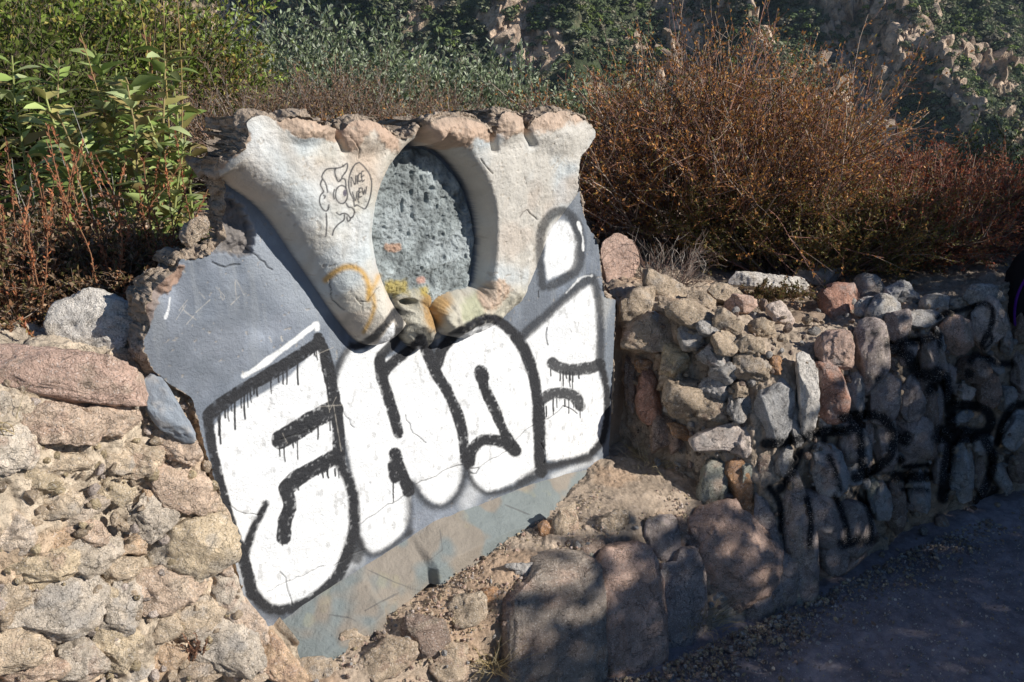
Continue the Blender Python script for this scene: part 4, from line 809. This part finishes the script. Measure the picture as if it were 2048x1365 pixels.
# tall green shrub at the top left
GN = [(.14,.20,.03),(.22,.30,.055),(.30,.36,.08),(.09,.13,.02),(.34,.29,.07)]
bush('green_shrub', 'dense yellow green shrub filling the top left corner', 'shrub', px_base(150, 3.7, .92), (.85, .6), 1.05, 51, 80, 10, 8, 5, (.018, .034), .5, (.20,.15,.11), GN, None, fan=.9, group='green shrubs at the top left')
bush('green_shrub', 'smaller olive green shrub with reddish tips next to the dark canyon gap', 'shrub', px_base(365, 3.9, .9), (.36, .4), .82, 52, 60, 9, 7, 5, (.014, .028), .5, (.20,.15,.11), [(.17,.19,.04),(.24,.24,.06),(.30,.17,.05),(.12,.14,.03)], None, fan=.9, group='green shrubs at the top left')
bush('green_shrub', 'dark shaded green shrub behind the leafy plant at the left edge', 'shrub', px_base(-20, 2.9, 1.0), (.5, .4), .72, 53, 60, 9, 7, 5, (.016, .03), .5, (.16,.12,.09), [(.08,.11,.02),(.12,.15,.03)], None, group='green shrubs at the top left')
# big leaved plant
def big_leaf(r, n, C, D, L, W):
    k = 6; t = np.linspace(0, 1, k); wd = np.sin(np.pi*t**.8)*(1-.25*t)+.02; D = D/np.linalg.norm(D, axis=1, keepdims=True)
    u = np.cross(D, np.array([0, 0, 1.]))+r.normal(size=(n, 3))*.35; u /= np.linalg.norm(u, axis=1, keepdims=True); up = np.cross(u, D)
    P = np.empty((n, k, 3, 3)); cur = C.copy(); d = D.copy(); droop = r.uniform(.12, .5, n)
    for j in range(k):
        nrm = np.cross(u, d); nrm /= np.linalg.norm(nrm, axis=1, keepdims=True)+1e-9
        w = (W*wd[j])[:, None]; zig = (1+.13*(-1)**j)
        P[:, j, 0] = cur-u*w*zig+nrm*w*.35; P[:, j, 1] = cur; P[:, j, 2] = cur+u*w*zig+nrm*w*.35
        d = d+np.array([0, 0, -1.])*(droop/ k*2.2)[:, None]+r.normal(size=(n, 3))*.05; d /= np.linalg.norm(d, axis=1, keepdims=True); cur = cur+d*(L/(k-1))[:, None]
    idx = np.arange(n*k*3).reshape(n, k, 3); F = []
    for a in (0, 1): F.append(np.stack([idx[:, :-1, a], idx[:, :-1, a+1], idx[:, 1:, a+1], idx[:, 1:, a]], -1).reshape(-1, 4))
    return P.reshape(-1, 3), np.concatenate(F), k*3
def leafy(name, label, spots, seed, pal, leafL=(.045, .092), group=None, sparse=1.0):
    r = np.random.default_rng(seed); b0 = np.array(spots[0][0]); root = thing(name, label, 'plant', group, b0.tolist()); Ps, Cc, Dd = [], [], []
    for base, h_, lx, ly in spots:
        h_ = h_*1.18
        P_ = curves(r, np.array([base]), np.array([[lx, ly, 1.]]), np.array([h_]), 12, .05, 0); Ps.append(P_[0])
        nn = int(h_/.019*sparse); 
        for q in range(nn):
            t = (.18+.8*q/nn)*11; j = min(10, int(t)); p = P_[0, j]*(1-(t-j))+P_[0, j+1]*(t-j); a = q*1.571+r.uniform(-.3, .3)
            for s_ in (0, math.pi): Cc.append(p); Dd.append([math.cos(a+s_), math.sin(a+s_), r.uniform(.15, 1.0)])
    Ps = np.array(Ps); V, F = tubes(Ps, np.linspace(.0042, .002, 12)[None]*np.ones((len(Ps), 1)), 6)
    mesh('stems', V-b0, F, M['stem'], root, colors(r, len(Ps), 72, [(.34,.36,.14),(.36,.28,.14)], None, .15))
    Cc = np.array(Cc); Dd = np.array(Dd); n = len(Cc); L = r.uniform(leafL[0], leafL[1], n); V, F, k = big_leaf(r, n, Cc, Dd, L, L*r.uniform(.15, .22, n))
    mesh('leaves', V-b0, F, M['leaf'], root, colors(r, n, k, pal, None, .18)); return root
PG = [(.29,.39,.11),(.38,.46,.17),(.21,.28,.08),(.44,.50,.24),(.40,.36,.13),(.28,.22,.09)]
def lz(px_, Y, z): return np.array(px_base(px_, Y, z))
leafy('leafy_plant', 'bright green large leaved plant left of the slab, its stems by the slab edge', [(lz(x, Y, 1.0), h_, lx, .0) for x, Y, h_, lx in [(300,2.1,.42,.05),(330,2.2,.5,.1),(260,2.15,.44,-.05),(360,2.05,.36,.15),(385,2.2,.44,.1),(290,2.3,.5,0),(340,2.0,.33,.1),(395,2.1,.30,.1),(230,2.1,.36,-.1),(315,1.95,.26,0),(365,2.3,.46,.05)]], 61, PG, group='large leaved plants')
leafy('leafy_plant', 'bright green large leaved plant at the left edge of the picture', [(lz(x, Y, 1.0), h_, lx, .0) for x, Y, h_, lx in [(60,2.1,.40,-.05),(120,2.2,.46,.1),(20,2.15,.42,-.1),(160,2.1,.40,.1),(90,2.3,.46,0),(190,2.2,.38,.1),(-20,2.0,.4,-.1),(140,2.0,.32,.1),(40,1.95,.3,0)]], 62, PG, group='large leaved plants')
leafy('leafy_plant', 'two small leaves of a sprout showing above the left horn', [(np.array(px_base(530, 2.05, 1.1)), .30, .05, .0)], 63, PG, (.03, .05), sparse=.45)
# tall flowering stalks gone dry, in front of the canyon gap
def stalks(name, label, cat, spots, seed, pal, rad=.0018, leaf=(.006, .012), dens=.004, group=None, arch=.03, lw=.4, stemc=(.30, .16, .09)):
    r = np.random.default_rng(seed); b0 = np.array(spots[0][0]); root = thing(name, label, cat, group, b0.tolist()); Ps = np.concatenate([curves(r, np.array([b]), np.array([[lx, ly, 1.]]), np.array([h_]), 12, arch, 0) for b, h_, lx, ly in spots])
    V, F = tubes(Ps, np.linspace(rad, rad*.5, 12)[None]*np.ones((len(Ps), 1)), 4); mesh('stems', V-b0, F, M['stem'], root, colors(r, len(Ps), 48, [stemc] if isinstance(stemc[0], float) else stemc, None, .15))
    per = int(.3/dens); c_, d_, _ = sample_on(r, Ps, per, .25, 1); d_ = d_/np.linalg.norm(d_, axis=1, keepdims=True)+r.normal(size=c_.shape)*.45; L = r.uniform(leaf[0], leaf[1], len(c_)); V, F = leaves(r, c_, d_, L, L*lw)
    mesh('leaves', V-b0, F, M['leaf'], root, colors(r, len(c_), 4, pal, None, .2), smooth=False); return root
RS = [(.50,.18,.08),(.38,.13,.06),(.30,.11,.06),(.42,.20,.10),(.24,.10,.06)]
rr_ = random.Random(3)
stalks('dry_stalks', 'tall orange tan dry stalks rising above the leafy plant to the top of the picture', 'plant', [(lz(x, 2.15, 1.1), h_, lx, 0) for x, h_, lx in [(345,.62,.10),(365,.66,.06),(355,.56,.0),(330,.50,.04),(272,.50,.02)]], 71, [(.20,.09,.06),(.26,.13,.07)], 0.0019, (.008, .022), .012, stemc=[(.46,.27,.11),(.40,.30,.12)])
for g, (xa, xb, Y, z, n, hh, lab) in enumerate([(0,130,1.62,1.03,15,.34,'clump of upright reddish stalks at the left edge above the pink boulder'),(120,260,1.72,1.03,15,.42,'clump of upright reddish stalks in front of the leafy plant'),(250,400,1.72,1.04,15,.32,'reddish stalks leaning right towards the slab'),(20,95,1.55,1.02,14,.14,'low reddish stalks in front, left of the pale angular boulder'),(225,290,1.62,1.03,13,.14,'low reddish stalks between the pale angular boulder and the broken slab edge')]):
    stalks('red_buckwheat', lab, 'plant', [(lz(rr_.uniform(xa, xb), Y+rr_.uniform(-.06, .25), z), hh*rr_.uniform(.5, 1.1), rr_.uniform(-.35, .45), rr_.uniform(-.2, .2)) for _ in range(n)], 80+g, RS+([(.22,.17,.06)] if g > 1 else []), .0016, (.006, .013), .0035, 'reddish buckwheat stalks', .06)
for g, (x, Y, w, hh, lab) in enumerate([(40,1.75,.24,.22,'low tangle of dry brown twigs at the left edge'),(170,1.85,.26,.26,'low tangle of dry brown twigs behind the pale angular boulder'),(300,1.8,.22,.22,'low tangle of dry brown twigs left of the slab edge'),(380,2.0,.16,.16,'small dry twigs in the gap under the leafy plant beside the slab')]):
    bush('dry_scrub', lab, 'bush', lz(x, Y, 1.0).tolist(), (w, w), hh, 90+g, 60, 8, 6, 4, (.006, .015), .5, [(.22,.15,.11),(.32,.25,.20),(.15,.09,.07)], [(.20,.10,.05),(.26,.14,.07),(.14,.10,.04),(.32,.22,.14),(.12,.11,.04)], None, thick=.5, wig=.3, up=0, group='low dry twigs at the left')
stalks('pale_twigs', 'bleached upright twigs among the leafy plant at the left', 'plant', [(lz(rr_.uniform(60, 330), 2.0, 1.0), rr_.uniform(.2, .45), rr_.uniform(-.1, .1), 0) for _ in range(9)], 97, [(.40,.38,.34)], .0013, (.003, .006), .008, stemc=(.36,.34,.30))
# dry grass tufts
def tuft(label, P, n, hgt, spread, seed, pal=((.42,.32,.16),(.34,.26,.13),(.50,.42,.26)), name='grass_tuft', hang=0.0, group='dry grass tufts'):
    r = np.random.default_rng(seed); P = np.array(P, float); a = r.uniform(0, 6.28, n); st = P+np.stack([np.cos(a), np.sin(a), 0*a], 1)*r.random((n, 1))*spread*.5
    d = np.stack([np.cos(a)*r.uniform(.1, .9, n), np.sin(a)*r.uniform(.1, .9, n), r.uniform(.5, 1, n)], 1); C_ = curves(r, st, d, hgt*r.uniform(.5, 1.1, n), 7, .16, -.10-hang)
    V, F = tubes(C_, np.linspace(.0009, .0003, 7)[None]*np.ones((n, 1))); o = mesh(name, V, F, M['stem'], None, colors(r, n, 21, pal, None, .2)); origin_to(o, P); tag(o, label, 'grass', group); return o
def lp(x, y, k='L', dz=0.0): P = surf_hit(k, x, y); return P+np.array([0, 0, dz])
tuft('straw coloured dry grass in the hollow left of the big grey upright stone', lp(985, 1330), 110, .13, .08, 1)
tuft('dry grass hanging beside the second big upright stone at the bottom', lp(1190, 1350), 60, .10, .05, 2)
tuft('dry grass at the foot of the round pink stone on the shaded trail', lp(1400, 1235), 90, .10, .16, 3)
tuft('dry grass where the right end of the slab meets the stone wall', lp(1300, 930, 'U', .0), 110, .11, .10, 4)
tuft('thin grass at the foot of the wall just left of the trail', lp(1545, 1235), 50, .10, .08, 5)
tuft('straw grass growing against the left horn beside the slab corner', lz(430, 1.78, 1.15), 26, .15, .03, 6)
tuft('few dry blades in front of the pink boulder at the left edge', surf_hit('W', 20, 860), 14, .10, .05, 7)
bush('small_shrub', 'tiny reddish bush growing on the wall top below the long white stone', 'bush', surf_hit('U', 1565, 598).tolist(), (.13, .07), .06, 110, 26, 7, 4, 4, (.004, .010), .5, [(.20,.13,.10)], [(.16,.15,.05),(.26,.15,.07)], None, thick=.35, wig=.3)
stalks('red_buckwheat', 'small reddish sprig growing out of the left wall near the bottom', 'plant', [(surf_hit('W', 390+rr_.uniform(-25, 25), 1325), .09*rr_.uniform(.5, 1.1), rr_.uniform(-.5, .5), -.3) for _ in range(10)], 120, [(.26,.14,.10),(.32,.20,.14)], .0011, (.004, .009), .006)
# leaf litter on the ground behind the walls
def f_lit(r, n):
    X = r.uniform(-1.6, 2.6, n); Y = r.uniform(1.3, 3.8, n); k = Y > wall_line(X)+.03; X, Y = X[k], Y[k]; return np.stack([X, Y, back_z(X, Y)+.012], 1)
o = pebbles('leaf_litter', 26000, f_lit, (.003, .011), ['br', 'or', 'br', 'ta'], 9); tag(o, 'brown leaf litter and twigs covering the ground under the bushes', 'litter')
# ------------------------------------------------------------ the tree that shades the trail (to the right of the view)
def shade_tree():
    r = np.random.default_rng(77); base = np.array([4.15, .9, 0.]); root = thing('shade_tree', 'wide low leafy tree right of the trail that shades the trail and lower wall', 'tree', None, base.tolist())
    tr = curves(r, np.array([[0, 0, -.05]]), np.array([[.1, 0, 1.]]), np.array([1.3]), 6, .08); br = curves(r, np.repeat(tr[:, 3], 14, 0), np.concatenate([r.normal(size=(14, 2))*1.2, r.uniform(.2, .8, (14, 1))], 1), r.uniform(.8, 1.6, 14), 6, .12)
    V1, F1 = tubes(tr, np.linspace(.10, .06, 6)[None], 10); V2, F2 = tubes(br, np.linspace(.04, .012, 6)[None]*np.ones((14, 1)), 6)
    mesh('trunk', V1, F1, M['stem'], root, np.tile([[.16,.12,.09]], (len(V1), 1))); mesh('limbs', V2, F2, M['stem'], root, np.tile([[.16,.12,.09]], (len(V2), 1)))
    n = 80000; C_ = np.stack([r.uniform(-.55, .55, n), r.uniform(-3.2, 2.6, n), r.uniform(0.05, 2.75, n)], 1)
    top = 2.30+.07*vnoise(np.stack([C_[:, 1]*1.3, 0*C_[:, 0], 0*C_[:, 0]], 1), 1, 5)+.14*sst(.0, -.4, C_[:, 1])+.16*vnoise(C_, 2.6, 8)
    dens = vnoise(C_, 2.2, 12)+.9*sst(top+.05, top-.5, C_[:, 2])*1.3+2*sst(top-.25, top-.5, C_[:, 2]); k = (C_[:, 2] < top+.05) & (dens > .05); C_ = C_[k]
    D_l = r.normal(size=C_.shape); L = r.uniform(.05, .10, len(C_)); V, F = leaves(r, C_, D_l, L, L*.6); mesh('crown', V, F, M['leaf'], root, colors(r, len(C_), 4, [(.07,.10,.03),(.10,.13,.04)]), smooth=False)
shade_tree()
# ------------------------------------------------------------ far side of the canyon
def seg_ridge(X, Y, pts, w, hgt, sharp=1.3):
    """a spur: height falls off sideways from a crest polyline (x, y)"""
    d = dist_poly(X, Y, np.array(pts, float)); return hgt*np.maximum(0, 1-d/w)**sharp
def far_xy(px_, py_, Y):
    P = at_y(px_, py_, Y); return (P[0], P[1])
SPURS = [([(1230,-40,118),(1330,60,104),(1480,150,96),(1560,240,88),(1640,330,82)],13,9),([(1560,-60,125),(1700,40,108),(1800,130,98),(1900,230,90),(2010,320,82),(2080,400,76)],13,10),([(1850,-40,120),(1960,70,106),(2060,160,98),(2200,260,90)],12,8),
 ([(900,-80,130),(1000,20,112),(1090,80,100),(1150,150,92)],12,9),([(640,-120,150),(760,-20,126),(840,60,112),(900,160,100)],13,8),([(300,-120,150),(360,-30,128),(400,60,118)],12,8),([(0,-100,130),(60,60,110)],14,8)]
def far_z(X, Y):
    q = np.stack([X, Y, 0*X], 1); z = -37+(Y-60)*.80; z = z-.22*X
    for pts, w, hh in SPURS:
        z = z+seg_ridge(X+2.5*fbm(q, .12, 2, 5), Y+2.5*fbm(q, .12, 2, 6), [far_xy(a, b, c) for a, b, c in pts], w*1.05, hh*1.9, 1.15)
    z = z-15*np.exp(-(((X-at_y(490, 120, 115)[0]-(115-Y)*.18)/7)**2))          # the dark ravine left of centre
    z = z+ridged(q, .07, 3, 21)*2.6+fbm(q, .35, 4, 23)*1.5
    return z
ROCKS = [(1010,40,60,60,.7),(1080,90,50,50,.8),(1120,30,60,30,.4),(1360,90,60,80,.8),(1420,30,60,30,.5),(1700,130,70,80,.9),(1790,120,70,90,1.0),(1640,210,40,60,.8),(1760,230,80,60,.5),(1960,110,60,50,1.0),(1930,190,50,50,.6),(1980,310,50,30,1.0),(1900,280,50,40,.8),(1500,140,40,60,.4),(560,20,40,40,.3),(450,60,30,40,.4),(1840,40,60,20,.4)]
def far_side():
    nx, ny = 900, 520; X, Y = np.meshgrid(np.linspace(-72, 82, nx), np.linspace(55, 150, ny), indexing='ij'); X = X.ravel(); Y = Y.ravel(); z = far_z(X, Y)
    Zg = z.reshape(nx, ny); gxx = np.gradient(Zg, 154/nx, axis=0); gyy = np.gradient(Zg, 95/ny, axis=1); sl = np.hypot(gxx, gyy).ravel()
    q = np.stack([X, Y, z], 1); qx, qy = proj(q); rp = np.zeros(len(q))
    for cx_, cy_, rx_, ry_, w_ in ROCKS: rp = np.maximum(rp, w_*np.exp(-(((qx-cx_)/rx_)**2+((qy-cy_)/ry_)**2)))
    rock = sst(.0, .35, fbm(q, .22, 5, 44)*1.2+.15*(sl-1.3)-.30+1.0*rp)
    blk = ridged(q*np.array([1.0, 1.0, .55]), .55, 3, 47); cellz = np.abs(fbm(q, .9, 2, 61)); P = np.stack([X, Y-rock*(blk*.4), z+rock*(blk*.3+fbm(q, 1.2, 3, 63)*.4)], 1)
    rc = np.array([[.62, .46, .33]])*(.75+.5*blk[:, None])*(1+.25*fbm(q, .8, 3, 49))[:, None]; gc = np.array([[.085, .105, .055]])*(1+.4*fbm(q, .6, 3, 50))[:, None]; c = gc*(1-rock[:, None])+rc*rock[:, None]
    o = mesh('mountainside', P, grid_faces(nx, ny), M['mount'], None, c, smooth=False); tag(o, kind='structure')
    if normals(P.reshape(nx, ny, 3))[..., 2].mean() < 0: o.data.flip_normals()
    G2 = np.gradient(P.reshape(nx, ny, 3), axis=0); return P, rock, X, Y
m, nt, b = new_mat('mount'); g = N(nt, 'ShaderNodeNewGeometry').outputs['Position']; a = N(nt, 'ShaderNodeAttribute', attribute_name='col').outputs['Color']
c = mul(nt, a, ramp(nt, noise_n(nt, g, 1.6, 6, .7), [(.35, .5), (.65, 1.35)])); nt.links.new(c, b.inputs['Base Color']); b.inputs['Roughness'].default_value = .95; b.inputs['Specular IOR Level'].default_value = .1
bump(nt, b, [(noise_n(nt, g, .8, 6, .7), .9, .8), (noise_n(nt, g, 4, 5, .7), .25, .9)]); M['mount'] = m
M['brush'] = mat_leaf('brush', 1.0, .12, 0.0)
PF, rockF, XF, YF = far_side()
def outcrops():
    r = np.random.default_rng(99); x, y = proj(PF); vis = (x > -80) & (x < 2130) & (y > -70) & (y < 480) & (YF < 135); p = vis*np.clip(rockF-.25, 0, 1)**1.5; p = p/p.sum(); n = 1500; pick = r.choice(len(PF), n, replace=False, p=p); V0, F0 = ico(3)
    Vs, Cs = [], []
    for i in pick:
        V = V0.copy()
        for q in range(10): nn = r.normal(size=3); nn /= np.linalg.norm(nn); V -= np.maximum(0, V@nn-r.uniform(.35, .75))[:, None]*nn
        s_ = .25+1.2*r.random()**3.5; V = V*s_*np.array([r.uniform(.5, 1.0), r.uniform(.6, 1.0), r.uniform(.9, 1.7)]); a = r.normal(size=3)*.35; R = np.array([[1, -a[2], a[1]], [a[2], 1, -a[0]], [-a[1], a[0], 1]]); V = V@R.T
        Vs.append(V+PF[i]+np.array([0, 0, -.1*s_])); Cs.append(np.tile(np.array([.66, .50, .37])*r.uniform(.7, 1.15), (len(V), 1)))
    F = (F0[None]+(np.arange(n)*len(V0))[:, None, None]).reshape(-1, 3); o = mesh('rock_outcrops', np.concatenate(Vs), F, M['mount'], None, np.concatenate(Cs), smooth=False); tag(o, 'pale tan crags breaking through the brush on the far canyon side', 'rocks', kind='stuff')
outcrops()
def chaparral():
    r = np.random.default_rng(88); V0s = []
    for k in range(6):
        n = 110; d = r.normal(size=(n, 3)); d[:, 2] = np.abs(d[:, 2])*.9-.15; d /= np.linalg.norm(d, axis=1, keepdims=True); rad = (.75+.3*vnoise(d*1.7+k*9, 1.3, k))[:, None]
        C_ = d*rad*r.uniform(.8, 1.02, (n, 1)); nd = d+r.normal(size=(n, 3))*.55; L = r.uniform(.2, .36, n); u = np.cross(nd, r.normal(size=(n, 3))); u /= np.linalg.norm(u, axis=1, keepdims=True); w = np.cross(nd, u); w /= np.linalg.norm(w, axis=1, keepdims=True)
        V0s.append(np.stack([C_-u*L[:, None]*.5-w*L[:, None]*.4, C_+u*L[:, None]*.5-w*L[:, None]*.4, C_+u*L[:, None]*.4+w*L[:, None]*.5, C_-u*L[:, None]*.4+w*L[:, None]*.5], 1).reshape(-1, 3))
    x, y = proj(PF); vis = (x > -80) & (x < 2130) & (y > -70) & (y < 480) & (YF < 135); p = vis*(1-rockF*.72); p = p/p.sum(); n = 15000; pick = r.choice(len(PF), n, replace=False, p=p)
    Vs, Cs = [], []; pal = np.array([(.12,.15,.08),(.16,.18,.10),(.09,.12,.06),(.19,.20,.13),(.23,.21,.15),(.15,.19,.06)])
    for i in pick:
        s_ = r.uniform(.28, .72)*(1 if r.random() > .10 else 1.5); V = V0s[r.integers(6)]*np.array([s_*r.uniform(.8, 1.3), s_, s_*r.uniform(.7, 1.0)]); Vs.append(V+PF[i]+np.array([0, -.2, .15])); Cs.append(np.tile(pal[r.integers(len(pal))]*r.uniform(.7, 1.3), (len(V), 1)))
    V = np.concatenate(Vs); o = mesh('chaparral', V, np.arange(len(V)).reshape(-1, 4), M['brush'], None, np.concatenate(Cs)*np.repeat(r.uniform(.82, 1.18, (len(V)//4, 1)), 4, 0), smooth=False)
    tag(o, 'dark green brush dotted all over the far canyon side', 'brush', kind='stuff')
chaparral()
# ------------------------------------------------------------ backpack at the right end of the wall
def backpack():
    P = surf_hit('U', 2046, 640); c0 = P+np.array([.06, .03, .10]); root = thing('backpack', 'black backpack with a purple strap at the right edge of the picture', 'backpack', None, c0.tolist())
    V, F = ico(4); V = np.sign(V)*np.abs(V)**.55; V = V/np.abs(V).max(0)*np.array([.115, .07, .15]); V[:, 0] *= 1-.18*(V[:, 2] > 0)*(V[:, 2]/.15)**2; V += (fbm(V, 14, 3, 3)*.010)[:, None]*V/np.linalg.norm(V, axis=1, keepdims=True)
    mesh('body', V, F, M['cloth'], root, np.tile([[.012, .012, .015]], (len(V), 1)))
    V2 = V*np.array([.72, .45, .45])+np.array([0, -.065, -.06]); mesh('front_pocket', V2, F, M['cloth'], root, np.tile([[.014, .012, .018]], (len(V), 1)))
    for sx in (-1, 1):
        p = crom([(sx*.05, -.05, .14), (sx*.10, -.085, .10), (sx*.122, -.07, .0), (sx*.105, -.06, -.10), (sx*.07, -.06, -.14)], 8); Vt, Ft = tubes(p[None], np.full((1, len(p)), .0045), 8); mesh('strap', Vt, Ft, M['cloth'], root, np.tile([[.10, .02, .26]], (len(Vt), 1)))
    p = crom([(-.03, 0, .145), (-.02, 0, .18), (.02, 0, .18), (.03, 0, .145)], 8); Vt, Ft = tubes(p[None], np.full((1, len(p)), .006), 8); mesh('handle', Vt, Ft, M['cloth'], root, np.tile([[.02, .02, .02]], (len(Vt), 1)))
M['cloth'] = mat_surface('cloth', None, None, ((300, .002, .4),), .8, .2, (.9, 1.1)); backpack()

# ------------------------------------------------------------ the air between here and the far side
def haze():
    x0, x1, y0, y1, z0_, z1_ = -90, 100, -35, 156, -75, 75
    V = np.array([(x, y, z) for x in (x0, x1) for y in (y0, y1) for z in (z0_, z1_)], float); F = np.array([(0,1,3,2),(4,6,7,5),(0,4,5,1),(2,3,7,6),(0,2,6,4),(1,5,7,3)])
    m = bpy.data.materials.new('haze'); m.use_nodes = True; nt = m.node_tree; nt.nodes.clear(); o_ = nt.nodes.new('ShaderNodeOutputMaterial'); v = nt.nodes.new('ShaderNodeVolumePrincipled')
    v.inputs['Color'].default_value = (.62, .76, 1.0, 1); v.inputs['Density'].default_value = .0003; v.inputs['Anisotropy'].default_value = .1; nt.links.new(v.outputs[0], o_.inputs['Volume'])
    o = mesh('haze', V, F, m, None, None, smooth=False); tag(o, kind='stuff')
haze(); scene.cycles.volume_bounces = 0
